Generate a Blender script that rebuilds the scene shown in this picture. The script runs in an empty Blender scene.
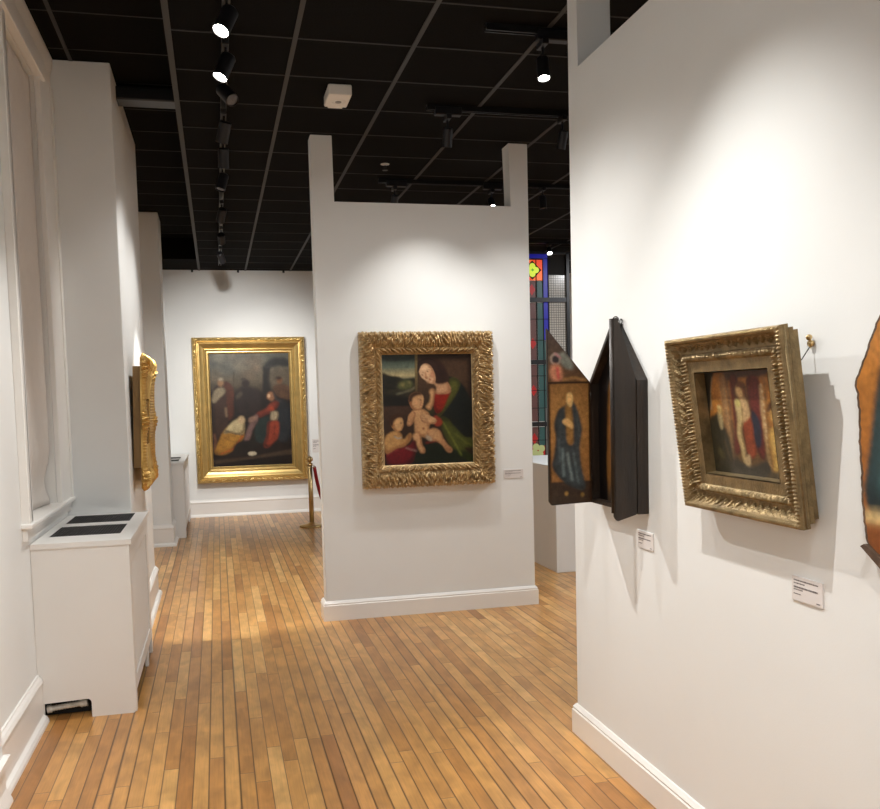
import bpy, bmesh, math, random
import numpy as np
from mathutils import Vector, Matrix
random.seed(7)
S = bpy.context.scene
COL = S.collection
PI = math.pi

# ------------------------------------------------------------------ materials
def nmat(name):
    m = bpy.data.materials.new(name); m.use_nodes = True
    nt = m.node_tree
    b = nt.nodes['Principled BSDF']
    return m, nt, b
def setp(b, **k):
    for n, v in k.items():
        b.inputs[n.replace('_', ' ')].default_value = v
def node(nt, t, **k):
    n = nt.nodes.new(t)
    for a, v in k.items(): setattr(n, a, v)
    return n
def L(nt, a, b): nt.links.new(a, b)
def simple(name, col, rough=.5, metal=0., var=0., scale=8., bump=0., bscale=60., spec=.5, stretch=(1, 1, 1)):
    m, nt, b = nmat(name)
    setp(b, Base_Color=(*col, 1), Roughness=rough, Metallic=metal)
    b.inputs['Specular IOR Level'].default_value = spec
    tc = node(nt, 'ShaderNodeTexCoord'); mp = node(nt, 'ShaderNodeMapping')
    mp.inputs['Scale'].default_value = stretch
    L(nt, tc.outputs['Object'], mp.inputs['Vector'])
    if var:
        n = node(nt, 'ShaderNodeTexNoise'); n.inputs['Scale'].default_value = scale; n.inputs['Detail'].default_value = 6
        L(nt, mp.outputs[0], n.inputs['Vector'])
        r = node(nt, 'ShaderNodeValToRGB')
        r.color_ramp.elements[0].position = .3; r.color_ramp.elements[1].position = .7
        r.color_ramp.elements[0].color = (*[c * (1 - var) for c in col], 1)
        r.color_ramp.elements[1].color = (*[min(1, c * (1 + var)) for c in col], 1)
        L(nt, n.outputs['Fac'], r.inputs[0]); L(nt, r.outputs[0], b.inputs['Base Color'])
    if bump:
        n2 = node(nt, 'ShaderNodeTexNoise'); n2.inputs['Scale'].default_value = bscale; n2.inputs['Detail'].default_value = 4
        L(nt, mp.outputs[0], n2.inputs['Vector'])
        bp = node(nt, 'ShaderNodeBump'); bp.inputs['Strength'].default_value = bump; bp.inputs['Distance'].default_value = .01
        L(nt, n2.outputs['Fac'], bp.inputs['Height']); L(nt, bp.outputs[0], b.inputs['Normal'])
    return m
def emis(name, col, e, base=None):
    m, nt, b = nmat(name)
    setp(b, Base_Color=(*(base or col), 1), Roughness=.3)
    b.inputs['Emission Color'].default_value = (*col, 1); b.inputs['Emission Strength'].default_value = e
    return m

M = {}
M['wall'] = simple('wall_paint', (.79, .80, .79), .6, var=.012, scale=3, bump=.04, bscale=180)
M['wall_l'] = M['wall']
M['trim'] = simple('trim_paint', (.84, .82, .785), .35, var=.01, scale=5)
M['unit'] = simple('unit_paint', (.78, .76, .73), .42, var=.01, scale=5)
M['shade'] = simple('shade_fabric', (.72, .67, .62), .85, var=.02, scale=20, bump=.15, bscale=400)
M['black'] = simple('black_metal', (.012, .012, .014), .38, metal=.3)
M['rail'] = simple('rail_metal', (.02, .02, .02), .3, metal=.6)
M['grille'] = simple('grille_black', (.02, .018, .018), .6)
M['tee'] = simple('grid_tee', (.024, .0225, .021), .6); M['tee2'] = simple('cross_tee', (.0105, .0095, .009), .7)
M['white_plastic'] = simple('white_plastic', (.78, .75, .70), .4)
M['brass'] = simple('brass', (.62, .45, .22), .28, metal=1., var=.08, scale=10)
M['red_rope'] = simple('red_velvet', (.36, .012, .02), .8)
M['gold'] = simple('gold_leaf', (.55, .34, .10), .36, metal=.8, var=.18, scale=14, bump=.15, bscale=90)
M['gold_bright'] = simple('bright_gilding', (.62, .43, .16), .34, metal=.85, var=.12, scale=9, bump=.08, bscale=60)
M['gold_carved'] = simple('carved_gilding', (.48, .345, .18), .36, metal=.8, var=.3, scale=30, bump=.25, bscale=150)
M['gold_old'] = simple('old_gilding', (.26, .185, .09), .36, metal=.65, var=.35, scale=25, bump=.25, bscale=160)
M['brownbox'] = simple('brown_gilt_wood', (.26, .15, .05), .55, metal=.2, var=.25, scale=8, stretch=(1, 1, .2))
M['darkwood'] = simple('dark_old_wood', (.019, .011, .006), .48, var=.85, scale=4, bump=.3, bscale=30, stretch=(3, 3, .5))
M['backwood'] = simple('backing_board', (.16, .10, .06), .7, var=.2, scale=8)
M['panelwood'] = simple('worn_edge_wood', (.10, .055, .03), .7, var=.4, scale=20, bump=.4, bscale=60)
M['pipe'] = simple('pipe_wrap', (.55, .52, .46), .7, var=.2, scale=30)
M['iron'] = simple('dark_iron', (.06, .055, .05), .4, metal=.9)
M['label'] = simple('label_card', (.70, .66, .64), .6)
M['ink'] = simple('label_ink', (.16, .14, .14), .7)
M['dark'] = simple('dark_void', (.01, .01, .01), .8)
M['lens_on'] = emis('lit_lens', (1, .95, .86), 60)
M['lens_dim'] = emis('dim_lens', (1, .95, .86), 4)
M['lens_off'] = simple('unlit_lens', (.12, .12, .13), .15)

def mat_attr(name, rough=.45, spec=.4, bump=.12):
    m, nt, b = nmat(name)
    a = node(nt, 'ShaderNodeAttribute'); a.attribute_name = 'paint'
    tc = node(nt, 'ShaderNodeTexCoord')
    n = node(nt, 'ShaderNodeTexNoise'); n.inputs['Scale'].default_value = 55; n.inputs['Detail'].default_value = 7
    L(nt, tc.outputs['Object'], n.inputs['Vector'])
    mr = node(nt, 'ShaderNodeMapRange'); mr.inputs[1].default_value = .3; mr.inputs[2].default_value = .7
    mr.inputs[3].default_value = .86; mr.inputs[4].default_value = 1.14
    L(nt, n.outputs['Fac'], mr.inputs[0])
    mx = node(nt, 'ShaderNodeVectorMath', operation='SCALE')
    L(nt, a.outputs['Color'], mx.inputs[0]); L(nt, mr.outputs[0], mx.inputs['Scale'])
    L(nt, mx.outputs[0], b.inputs['Base Color'])
    bp = node(nt, 'ShaderNodeBump'); bp.inputs['Strength'].default_value = bump; bp.inputs['Distance'].default_value = .004
    L(nt, n.outputs['Fac'], bp.inputs['Height']); L(nt, bp.outputs[0], b.inputs['Normal'])
    b.inputs['Roughness'].default_value = rough; b.inputs['Specular IOR Level'].default_value = spec
    return m
M['paint'] = mat_attr('oil_paint', .42, .35)

# maple strip floor: boards run along Y
def floor_mat():
    m, nt, b = nmat('maple_strip_floor')
    g = node(nt, 'ShaderNodeNewGeometry'); sx = node(nt, 'ShaderNodeSeparateXYZ'); L(nt, g.outputs['Position'], sx.inputs[0])
    def math_(op, a, bb=None, c=None):
        n = node(nt, 'ShaderNodeMath', operation=op)
        for i, v in enumerate((a, bb, c)):
            if v is None: continue
            if hasattr(v, 'links'): L(nt, v, n.inputs[i])
            else: n.inputs[i].default_value = v
        return n.outputs[0]
    W = .0624
    xr = math_('DIVIDE', math_('ADD', sx.outputs[0], .031), W)
    row = math_('FLOOR', xr); fx = math_('FRACT', xr)
    def wn(v1, v2=None):
        c = node(nt, 'ShaderNodeCombineXYZ'); L(nt, v1, c.inputs[0])
        if v2 is not None:
            if hasattr(v2, 'links'): L(nt, v2, c.inputs[1])
            else: c.inputs[1].default_value = v2
        w = node(nt, 'ShaderNodeTexWhiteNoise', noise_dimensions='3D'); L(nt, c.outputs[0], w.inputs['Vector'])
        return w
    r1 = wn(row, 3.3).outputs['Value']; r2 = wn(row, 9.1).outputs['Value']
    ln = math_('ADD', math_('MULTIPLY', r1, .9), .75)
    yy = math_('DIVIDE', math_('ADD', sx.outputs[1], math_('MULTIPLY', r2, 7.)), ln)
    seg = math_('FLOOR', yy); fy = math_('FRACT', yy)
    idn = wn(row, seg)
    rid = idn.outputs['Value']
    # joints
    ex = math_('MINIMUM', fx, math_('SUBTRACT', 1., fx))
    ey = math_('MULTIPLY', math_('MINIMUM', fy, math_('SUBTRACT', 1., fy)), math_('DIVIDE', ln, W))
    gapw = math_('ADD', .035, math_('MULTIPLY', math_('POWER', wn(row, 21.7).outputs['Value'], 2.), .085))
    gx = node(nt, 'ShaderNodeMapRange'); L(nt, ex, gx.inputs[0]); gx.inputs[1].default_value = 0; L(nt, gapw, gx.inputs[2]); gx.inputs[3].default_value = 1; gx.inputs[4].default_value = 0
    gy = node(nt, 'ShaderNodeMapRange'); L(nt, ey, gy.inputs[0]); gy.inputs[1].default_value = 0; gy.inputs[2].default_value = .055; gy.inputs[3].default_value = 1; gy.inputs[4].default_value = 0
    gap = math_('MAXIMUM', gx.outputs[0], gy.outputs[0])
    ramp = node(nt, 'ShaderNodeValToRGB'); cr = ramp.color_ramp
    cols = [(0, (.37, .160, .046)), (.15, (.49, .230, .067)), (.5, (.565, .285, .087)), (.85, (.64, .345, .112)), (1, (.75, .44, .16))]
    cr.elements[0].position = 0; cr.elements[0].color = (*cols[0][1], 1); cr.elements[1].position = 1; cr.elements[1].color = (*cols[-1][1], 1)
    for p, c in cols[1:-1]:
        e = cr.elements.new(p); e.color = (*c, 1)
    L(nt, rid, ramp.inputs[0])
    # grain + blotchy figure
    off = node(nt, 'ShaderNodeVectorMath', operation='SCALE'); L(nt, idn.outputs['Color'], off.inputs[0]); off.inputs['Scale'].default_value = 37.
    ad = node(nt, 'ShaderNodeVectorMath', operation='ADD'); L(nt, g.outputs['Position'], ad.inputs[0]); L(nt, off.outputs[0], ad.inputs[1])
    def noise(scale, st, det=5, dist=0.):
        mp = node(nt, 'ShaderNodeMapping'); mp.inputs['Scale'].default_value = st; L(nt, ad.outputs[0], mp.inputs['Vector'])
        n = node(nt, 'ShaderNodeTexNoise'); n.inputs['Scale'].default_value = scale; n.inputs['Detail'].default_value = det; n.inputs['Distortion'].default_value = dist
        L(nt, mp.outputs[0], n.inputs['Vector']); return n.outputs['Fac']
    blot = noise(7, (1.5, .7, 1), 2, .5); grain = noise(60, (2.5, .10, 1), 4, .2)
    def rng(v, a, b_, lo, hi):
        n = node(nt, 'ShaderNodeMapRange'); L(nt, v, n.inputs[0]); n.inputs[1].default_value = a; n.inputs[2].default_value = b_; n.inputs[3].default_value = lo; n.inputs[4].default_value = hi; return n.outputs[0]
    fac = math_('MULTIPLY', rng(blot, .3, .66, .74, 1.10), rng(grain, .3, .7, .90, 1.08))
    sc = node(nt, 'ShaderNodeVectorMath', operation='SCALE'); L(nt, ramp.outputs[0], sc.inputs[0]); L(nt, fac, sc.inputs['Scale'])
    mix = node(nt, 'ShaderNodeMix', data_type='RGBA'); L(nt, math_('MULTIPLY', gap, .95), mix.inputs[0]); L(nt, sc.outputs[0], mix.inputs[6]); mix.inputs[7].default_value = (.045, .02, .01, 1)
    L(nt, mix.outputs[2], b.inputs['Base Color'])
    b.inputs['Roughness'].default_value = .28
    bp = node(nt, 'ShaderNodeBump'); bp.inputs['Strength'].default_value = .5; bp.inputs['Distance'].default_value = .002
    h = math_('SUBTRACT', math_('MULTIPLY', rid, .25), gap)
    L(nt, h, bp.inputs['Height']); L(nt, bp.outputs[0], b.inputs['Normal'])
    b.inputs['Specular IOR Level'].default_value = .45
    return m
M['floor'] = floor_mat()

def ceil_mat():
    m, nt, b = nmat('dark_ceiling_tile')
    g = node(nt, 'ShaderNodeNewGeometry')
    n = node(nt, 'ShaderNodeTexNoise'); n.inputs['Scale'].default_value = 130; n.inputs['Detail'].default_value = 3
    L(nt, g.outputs['Position'], n.inputs['Vector'])
    r = node(nt, 'ShaderNodeValToRGB'); r.color_ramp.elements[0].position = .35; r.color_ramp.elements[1].position = .65
    r.color_ramp.elements[0].color = (.0036, .0030, .0026, 1); r.color_ramp.elements[1].color = (.0066, .0058, .0052, 1)
    L(nt, n.outputs['Fac'], r.inputs[0]); L(nt, r.outputs[0], b.inputs['Base Color'])
    b.inputs['Roughness'].default_value = .95; b.inputs['Specular IOR Level'].default_value = .08
    bp = node(nt, 'ShaderNodeBump'); bp.inputs['Strength'].default_value = .3; bp.inputs['Distance'].default_value = .003
    L(nt, n.outputs['Fac'], bp.inputs['Height']); L(nt, bp.outputs[0], b.inputs['Normal'])
    return m
M['ceil'] = ceil_mat()

# ------------------------------------------------------------------ mesh helpers
def obj(name, bm, mat, parent=None, smooth=False, mw=None):
    me = bpy.data.meshes.new(name)
    bmesh.ops.recalc_face_normals(bm, faces=bm.faces)
    bm.to_mesh(me); bm.free()
    o = bpy.data.objects.new(name, me); COL.objects.link(o)
    if mat is not None: me.materials.append(mat)
    if smooth:
        for p in me.polygons: p.use_smooth = True
    if parent is not None: o.parent = parent
    return o
def NB(): return bmesh.new()
def box(bm, x0, x1, y0, y1, z0, z1, bev=0., seg=1, T=None):
    r = bmesh.ops.create_cube(bm, size=1)
    vs = r['verts']
    for v in vs:
        v.co = Vector(((x0 + x1) / 2 + v.co.x * (x1 - x0), (y0 + y1) / 2 + v.co.y * (y1 - y0), (z0 + z1) / 2 + v.co.z * (z1 - z0)))
    if T is not None:
        for v in vs: v.co = T @ v.co
    if bev:
        es = list({e for v in vs for e in v.link_edges})
        bmesh.ops.bevel(bm, geom=es, offset=bev, segments=seg, affect='EDGES', profile=.5)
    return bm
def cyl(bm, p0, p1, r0, r1=None, n=20, caps=True):
    r1 = r0 if r1 is None else r1
    p0 = Vector(p0); p1 = Vector(p1); d = p1 - p0
    q = d.to_track_quat('Z', 'Y').to_matrix().to_4x4()
    T = Matrix.Translation((p0 + p1) / 2) @ q
    bmesh.ops.create_cone(bm, cap_ends=caps, segments=n, radius1=r0, radius2=r1, depth=d.length, matrix=T)
    return bm
def lathe(bm, prof, n=28, T=None, close=True):
    rings = []
    for r, z in prof:
        rings.append([bm.verts.new((r * math.cos(2 * PI * i / n), r * math.sin(2 * PI * i / n), z)) for i in range(n)])
    for a, b in zip(rings[:-1], rings[1:]):
        for i in range(n):
            bm.faces.new((a[i], a[(i + 1) % n], b[(i + 1) % n], b[i]))
    if close:
        bm.faces.new(rings[0][::-1]); bm.faces.new(rings[-1])
    if T is not None:
        for ring in rings:
            for v in ring: v.co = T @ v.co
    return bm
def tube(bm, pts, r, n=10):
    pts = [Vector(p) for p in pts]; rings = []
    up = Vector((0, 0, 1))
    for i, p in enumerate(pts):
        t = (pts[min(i + 1, len(pts) - 1)] - pts[max(i - 1, 0)]).normalized()
        a = t.cross(up)
        if a.length < 1e-3: a = t.cross(Vector((1, 0, 0)))
        a.normalize(); b = t.cross(a)
        rr = r[i] if isinstance(r, (list, tuple)) else r
        rings.append([bm.verts.new(p + a * rr * math.cos(2 * PI * k / n) + b * rr * math.sin(2 * PI * k / n)) for k in range(n)])
    for a, b in zip(rings[:-1], rings[1:]):
        for k in range(n): bm.faces.new((a[k], a[(k + 1) % n], b[(k + 1) % n], b[k]))
    bm.faces.new(rings[0][::-1]); bm.faces.new(rings[-1])
    return bm
def prism(bm, poly, axis, a, b):
    """poly of (u,v) extruded along axis from a to b; axis 'y': (x,z); 'x': (y,z); 'z': (x,y)"""
    def P(u, v, w): return {'y': (u, w, v), 'x': (w, u, v), 'z': (u, v, w)}[axis]
    A = [bm.verts.new(P(u, v, a)) for u, v in poly]; B = [bm.verts.new(P(u, v, b)) for u, v in poly]
    bm.faces.new(A); bm.faces.new(B[::-1])
    n = len(poly)
    for i in range(n): bm.faces.new((A[i], B[i], B[(i + 1) % n], A[(i + 1) % n]))
    return bm
def sweep(bm, path, prof, closed=False):
    """moulding: profile (offset to the RIGHT of travel, z) with mitred corners"""
    n = len(path); P = [Vector((p[0], p[1])) for p in path]; cols = []
    for i in range(n):
        if closed or 0 < i < n - 1:
            a = (P[i] - P[i - 1]).normalized(); b = (P[(i + 1) % n] - P[i]).normalized()
        elif i == 0: a = b = (P[1] - P[0]).normalized()
        else: a = b = (P[-1] - P[-2]).normalized()
        na = Vector((a.y, -a.x)); nb = Vector((b.y, -b.x))
        m = (na + nb).normalized(); k = 1 / max(.2, m.dot(na))
        cols.append([bm.verts.new((P[i].x + m.x * k * o, P[i].y + m.y * k * o, z)) for o, z in prof])
    rng = range(n) if closed else range(n - 1)
    for i in rng:
        a, b = cols[i], cols[(i + 1) % n]
        for j in range(len(prof) - 1): bm.faces.new((a[j], b[j], b[j + 1], a[j + 1]))
    if not closed:
        for c in (cols[0], cols[-1]): bm.faces.new(c)
    return bm
def struct(o):
    o['kind'] = 'structure'; return o
def thing(name, label, cat, loc=(0, 0, 0), rot=(0, 0, 0), group=None):
    o = bpy.data.objects.new(name, None); COL.objects.link(o)
    o.location = loc; o.rotation_euler = rot; o.empty_display_size = .1
    tag(o, label, cat, group); return o
def tag(o, label, cat, group=None):
    o['label'] = label; o['category'] = cat
    if group: o['group'] = group
    return o
def dup(root, label=None, loc=None, rot=None):
    r = root.copy(); COL.objects.link(r)
    if loc is not None: r.location = loc
    if rot is not None: r.rotation_euler = rot
    if label: r['label'] = label
    def rec(src, dst):
        for c in list(src.children):
            k = c.copy(); COL.objects.link(k); k.parent = dst; rec(c, k)
    rec(root, r); return r

# ------------------------------------------------------------------ room shell
H1, H2, XD = 3.37, 3.63, -.157          # ceiling, raised ceiling, x of the drop between them
YF, YB, XR, XL = 12.857, -2.6, 6.6, -.915
bm = NB(); box(bm, XL - .3, XR + .2, YB - .2, YF + .2, -.12, 0)
struct(obj('floor', bm, M['floor']))
bm = NB()
box(bm, XD, XR + .2, YB - .2, YF + .2, H1, H1 + .4)
box(bm, XL - .3, XD, YB - .2, YF + .2, H2, H2 + .14)
box(bm, XL, XD, 11.92, YF, H1, H2 + .01)
struct(obj('ceiling', bm, M['ceil']))
bm = NB()
for i in range(-1, 13):                  # main tees along Y
    x = .458 + (i) * .608
    if x < XD + .1: continue
    box(bm, x - .012, x + .012, YB, YF, H1 - .004, H1 + .01)
box(bm, XD - .014, XD + .016, YB, YF, H1 - .006, H1 + .03)
box(bm, -.777, -.755, YB, 11.92, H2 - .004, H2 + .01)
struct(obj('trim_1', bm, M['tee']))
bm = NB()
k = -13
while 4.175 + k * .53 < YF:
    y = 4.175 + k * .53; k += 1
    if y < YB: continue
    box(bm, XD, XR, y - .007, y + .007, H1 - .003, H1 + .01)
    if y < 11.9: box(bm, XL, XD, y - .006, y + .006, H2 - .003, H2 + .01)
struct(obj('trim_4', bm, M['tee2']))

# window opening in the left wall
WY0, WY1, WZ0, WZ1 = 4.70, 5.57, 1.0, 3.40
bm = NB()
box(bm, XL - .2, XL, YB, WY0, 0, H2)
box(bm, XL - .2, XL, WY1, YF, 0, H2)
box(bm, XL - .2, XL, WY0, WY1, 0, WZ0)
box(bm, XL - .2, XL, WY0, WY1, WZ1, H2)
struct(obj('wall_left', bm, M['wall']))
bm = NB(); box(bm, XL, XR, YF, YF + .2, 0, H2)
struct(obj('wall_far', bm, M['wall']))
bm = NB(); box(bm, XL, XR, YB - .2, YB, 0, H2)
struct(obj('wall_back', bm, M['wall']))
bm = NB(); box(bm, XR, XR + .2, YB, YF, 0, H2)
struct(obj('wall_right', bm, M['wall']))
# piers on the left
P1 = (-.545, 5.95, 7.72); P2 = (-.535, 10.36, 10.88)
bm = NB(); box(bm, XL - .05, P1[0], P1[1], P1[2], 0, H2, .006, 2)
struct(obj('wall_left_pier', bm, M['wall']))
bm = NB(); box(bm, XL - .05, P2[0], P2[1], P2[2], 0, H2, .006, 2)
struct(obj('wall_left_far_pier', bm, M['wall']))
# centre partition with two legs up to the ceiling
CX0, CX1, CY, CT, CTOP = .694, 2.257, 6.345, .145, 2.92
bm = NB()
prism(bm, [(CX0 + .004, 0), (CX1, 0), (CX1, H1), (2.112, H1), (2.127, CTOP), (.842, CTOP), (.842, H1), (CX0, H1)], 'y', CY, CY + CT)
bmesh.ops.bevel(bm, geom=bm.edges[:], offset=.003, segments=2, affect='EDGES')
struct(obj('wall_centre', bm, M['wall']))
# right partition
RX0, RX1, RY0, RY1, RTOP = 1.555, 1.708, -1.9, 3.822, 2.945
bm = NB()
prism(bm, [(RY0, 0), (RY1, 0), (RY1, H1), (3.715, H1), (3.715, RTOP), (RY0 + .13, RTOP), (RY0 + .13, H1), (RY0, H1)], 'x', RX0, RX1)
bmesh.ops.bevel(bm, geom=bm.edges[:], offset=.003, segments=2, affect='EDGES')
struct(obj('wall_partition_right', bm, M['wall']))
# low white wall block behind the centre partition
bm = NB(); box(bm, 2.834, 3.55, 7.39, 8.9, 0, .935, .004, 2)
tag(obj('plinth', bm, M['wall']), 'low white plinth standing on the floor behind the right edge of the centre partition', 'plinth')

# baseboards
tall = [(.0, 0), (.046, 0), (.044, .014), (.036, .028), (.022, .036), (.020, .040), (.020, .188), (.026, .196), (.026, .206), (.018, .222), (.008, .232), (.008, .238), (0, .240)]
low = [(0, 0), (.020, 0), (.020, .108), (.015, .113), (.017, .121), (.010, .130), (.005, .137), (0, .138)]
bm = NB(); sweep(bm, [(CX0, CY), (CX1, CY), (CX1, CY + CT), (CX0, CY + CT)], low, True)
struct(obj('baseboard_centre', bm, M['trim']))
bm = NB(); sweep(bm, [(RX0, RY0), (RX1, RY0), (RX1, RY1), (RX0, RY1)], low, True)
struct(obj('baseboard_partition_right', bm, M['trim']))
bm = NB(); sweep(bm, [(XL, YB + .01), (XL, 4.75)], tall)
struct(obj('baseboard_left', bm, M['trim']))
bm = NB(); sweep(bm, [(XL, P1[1] - .001), (P1[0], P1[1] - .001), (P1[0], P1[2] + .001), (XL, P1[2] + .001), (XL, P2[1] - .001), (P2[0], P2[1] - .001), (P2[0], P2[2] - .01)], tall)
struct(obj('baseboard_left_piers', bm, M['trim']))
bm = NB(); sweep(bm, [(XL + .05, YF), (XR, YF)], tall)
struct(obj('baseboard_far', bm, M['trim']))
# baseboard end of the nearer pier, at the picture's lower left
bm = NB(); box(bm, XL - .001, -.872, 3.2, 3.79, 0, H2)
struct(obj('wall_left_near_pier', bm, M['wall']))
bm = NB(); sweep(bm, [(-.893, 3.2), (-.893, 3.765), (XL, 3.765)], [(0, 0), (.046, 0), (.044, .015), (.032, .05), (.027, .062), (.027, .140), (.032, .150), (.046, .168), (.046, .190), (0, .190)])
struct(obj('trim_2', bm, M['trim']))

# window: casing, stool, head, sash
bm = NB()
box(bm, XL, -.884, 4.60, WY0, .98, 3.42, .004); box(bm, XL - .001, -.877, 4.592, 4.615, .98, 3.42, .003)
box(bm, XL, -.884, WY1, 5.944, .98, 3.45, .004); box(bm, XL, -.874, 5.885, 5.947, .98, 3.449, .003)
box(bm, XL, -.868, 4.3, 5.66, 3.40, 3.51, .004)           # head casing
box(bm, XL - .01, -.886, 3.85, 5.946, 3.43, H2 - .001)
prism(bm, [(XL, H2 - .001), (-.868, H2 - .001), (-.868, 3.60), (-.884, 3.53), (XL, 3.53)], 'y', 3.80, 5.944)
box(bm, XL - .19, -.884, WY0 - .02, WY0 + .013, WZ0 - .01, WZ1); box(bm, XL - .19, XL, WY1 - .012, WY1 + .001, WZ0, WZ1)
struct(obj('window_1', bm, M['trim']))
bm = NB()
box(bm, XL - .19, -.866, 4.575, 5.944, .985, 1.008, .006, 2)
box(bm, XL, -.893, 4.60, 5.944, .925, .984)
struct(obj('trim_3', bm, M['trim']))
bm = NB()
box(bm, XL - .195, XL - .16, WY0, WY1, WZ0, WZ1)
struct(obj('window_2', bm, M['unit']))
# shade with a billowing lower edge
def shade():
    bm = NB(); rows = []; nz = 60; ny = 16
    for i in range(nz + 1):
        z = 1.012 + (3.38 - 1.012) * i / nz
        t = (z - 1.012)
        far = 5.53
        dx = 0
        if t < .32:
            w = .5 - .5 * math.cos(PI * min(1, max(0, (.32 - t) / .24)))
            dx = -.042 * w
        r = []
        for j in range(ny + 1):
            y = WY0 + .012 + (far - WY0 - .012) * j / ny
            hem = .009 * math.exp(-((y - far + .03) / .03) ** 2) + .03 * math.exp(-((j - ny) / 5) ** 2) * math.exp(-(t / .07) ** 2)
            r.append((-.935 + dx + hem + .003 * math.sin(j * .9 + z * 1.3), y, z))
        rows.append(r)
    T = .018
    F = [[bm.verts.new(p) for p in r] for r in rows]; B = [[bm.verts.new((p[0] - T, p[1], p[2])) for p in r] for r in rows]
    for i in range(nz):
        for j in range(ny):
            bm.faces.new((F[i][j], F[i][j + 1], F[i + 1][j + 1], F[i + 1][j])); bm.faces.new((B[i][j], B[i + 1][j], B[i + 1][j + 1], B[i][j + 1]))
        for j in (0, ny): bm.faces.new((F[i][j], F[i + 1][j], B[i + 1][j], B[i][j]))
    for i in (0, nz):
        for j in range(ny): bm.faces.new((F[i][j], B[i][j], B[i][j + 1], F[i][j + 1]))
    return bm
tag(obj('window_shade', shade(), M['shade'], smooth=True), 'long off-white fabric shade hanging in the window at left, its lower edge curling', 'shade')

# ------------------------------------------------------------------ radiator covers
def radiator(label, x1, y0, y1, x0=XL + .0005):
    t = thing('radiator_cover', label, 'radiator cover', ((x0 + x1) / 2, (y0 + y1) / 2, 0), group='radiator covers along the left wall')
    cx, cy = (x0 + x1) / 2, (y0 + y1) / 2
    a, b, c, d = x0 - cx, x1 - cx, y0 - cy, y1 - cy
    H = .862; th = .018
    # near end panel with rounded cut-out at foot
    ca = a + .028; cb = a + .245; r = .02
    poly = [(a, 0), (ca - .004, 0), (ca - .004, .088), (cb - r, .094)]
    poly += [(cb - r + r * math.sin(k * PI / 8), .094 - r + r * math.cos(k * PI / 8)) for k in range(1, 5)]
    poly += [(cb, 0), (b - .012, 0), (b, .012), (b, H), (a, H)]
    bm = NB(); prism(bm, poly, 'y', c, c + th); obj('end_panel', bm, M['unit'], t)
    bm = NB(); box(bm, a, b, d - th, d, 0, H); obj('end_panel', bm, M['unit'], t)
    # front (room side) panel: frame round the louvre, raised foot
    ya, yb = c + .10, d - .12; za, zb = .17, .765
    bm = NB()
    xo = b - .02
    box(bm, xo, b, c + th, ya, .10, H); box(bm, xo, b, yb, d - th, .10, H)
    box(bm, xo, b, ya, yb, .10, za); box(bm, xo, b, ya, yb, zb, H)
    box(bm, xo, b, c + th, c + .07, 0, .10); box(bm, xo, b, d - .36, d - .31, 0, .10); box(bm, xo, b, d - .05, d - th, 0, .1)
    obj('front_panel', bm, M['unit'], t)
    bm = NB(); n = 34
    for k in range(n):
        y = ya + (yb - ya) * (k + .5) / n
        box(bm, b - .016, b - .006, y - .0085, y + .0085, za - .002, zb + .002, .003)
    obj('side_grille', bm, M['unit'], t)
    bm = NB(); box(bm, b - .034, b - .028, c + th, d - th, .02, H - .01); obj('dark_inside', bm, M['dark'], t)  # near-black sheet stands in for the shade inside the cover
    # top slab with two grille openings
    bm = NB()
    gx0, gx1 = a + .046, b - .062
    ys = [(c + .235, c + .64), (c + .765, c + 1.155)] if y1 - y0 > 1.15 else [(c + .1, c + .42)]
    ys = [(p, min(q, d - .03)) for p, q in ys]
    o = .012
    box(bm, a, gx0, c - o, d, H, H + .026); box(bm, gx1, b + o, c - o, d, H, H + .026)
    e = [c - o] + [v for p in ys for v in p] + [d]
    for k in range(0, len(e), 2): box(bm, gx0, gx1, e[k], e[k + 1], H, H + .026)
    bmesh.ops.remove_doubles(bm, verts=bm.verts[:], dist=1e-5)
    obj('top', bm, M['unit'], t)
    for p, q in ys:
        bm = NB()
        box(bm, gx0, gx1, p, q, H + .006, H + .014)
        m = 24
        for k in range(m + 1):
            x = gx0 + (gx1 - gx0) * k / m; box(bm, x - .003, x + .003, p, q, H + .012, H + .0235)
        m = int((q - p) / .016)
        for k in range(m + 1):
            y = p + (q - p) * k / m; box(bm, gx0, gx1, y - .002, y + .002, H + .012, H + .0235)
        obj('top_grille', bm, M['grille'], t)
    return t
t = radiator('white radiator cover with two black top grilles under the near left window', -.456, 4.752, 5.945)
bm = NB()
pts = [(-.20, -.565, .050), (-.13, -.565, .052), (-.06, -.565, .058), (0.005, -.565, .064)]
rr = []; pp = []
for k in range(41):
    u = k / 40; x = -.20 + .19 * u; z = .046 + .018 * u
    pp.append((x, -.55, z)); rr.append(.014 + (.006 if (u < .12 or u > .80) else 0) + .0012 * math.sin(u * 90))
tube(bm, pp, rr, 14); 
o = obj('heating_pipe', bm, M['pipe'], t, True); o['label'] = 'white wrapped heating pipe in the foot cut-out'
bm = NB(); box(bm, -.225, .21, -.50, -.49, 0.001, .2); obj('dark_inside', bm, M['dark'], t)  # black sheet stands in for the shade behind the foot cut-out
radiator('white radiator cover beyond the far left pier beside the largest gilt painting', -.405, 10.93, 12.80)

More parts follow.
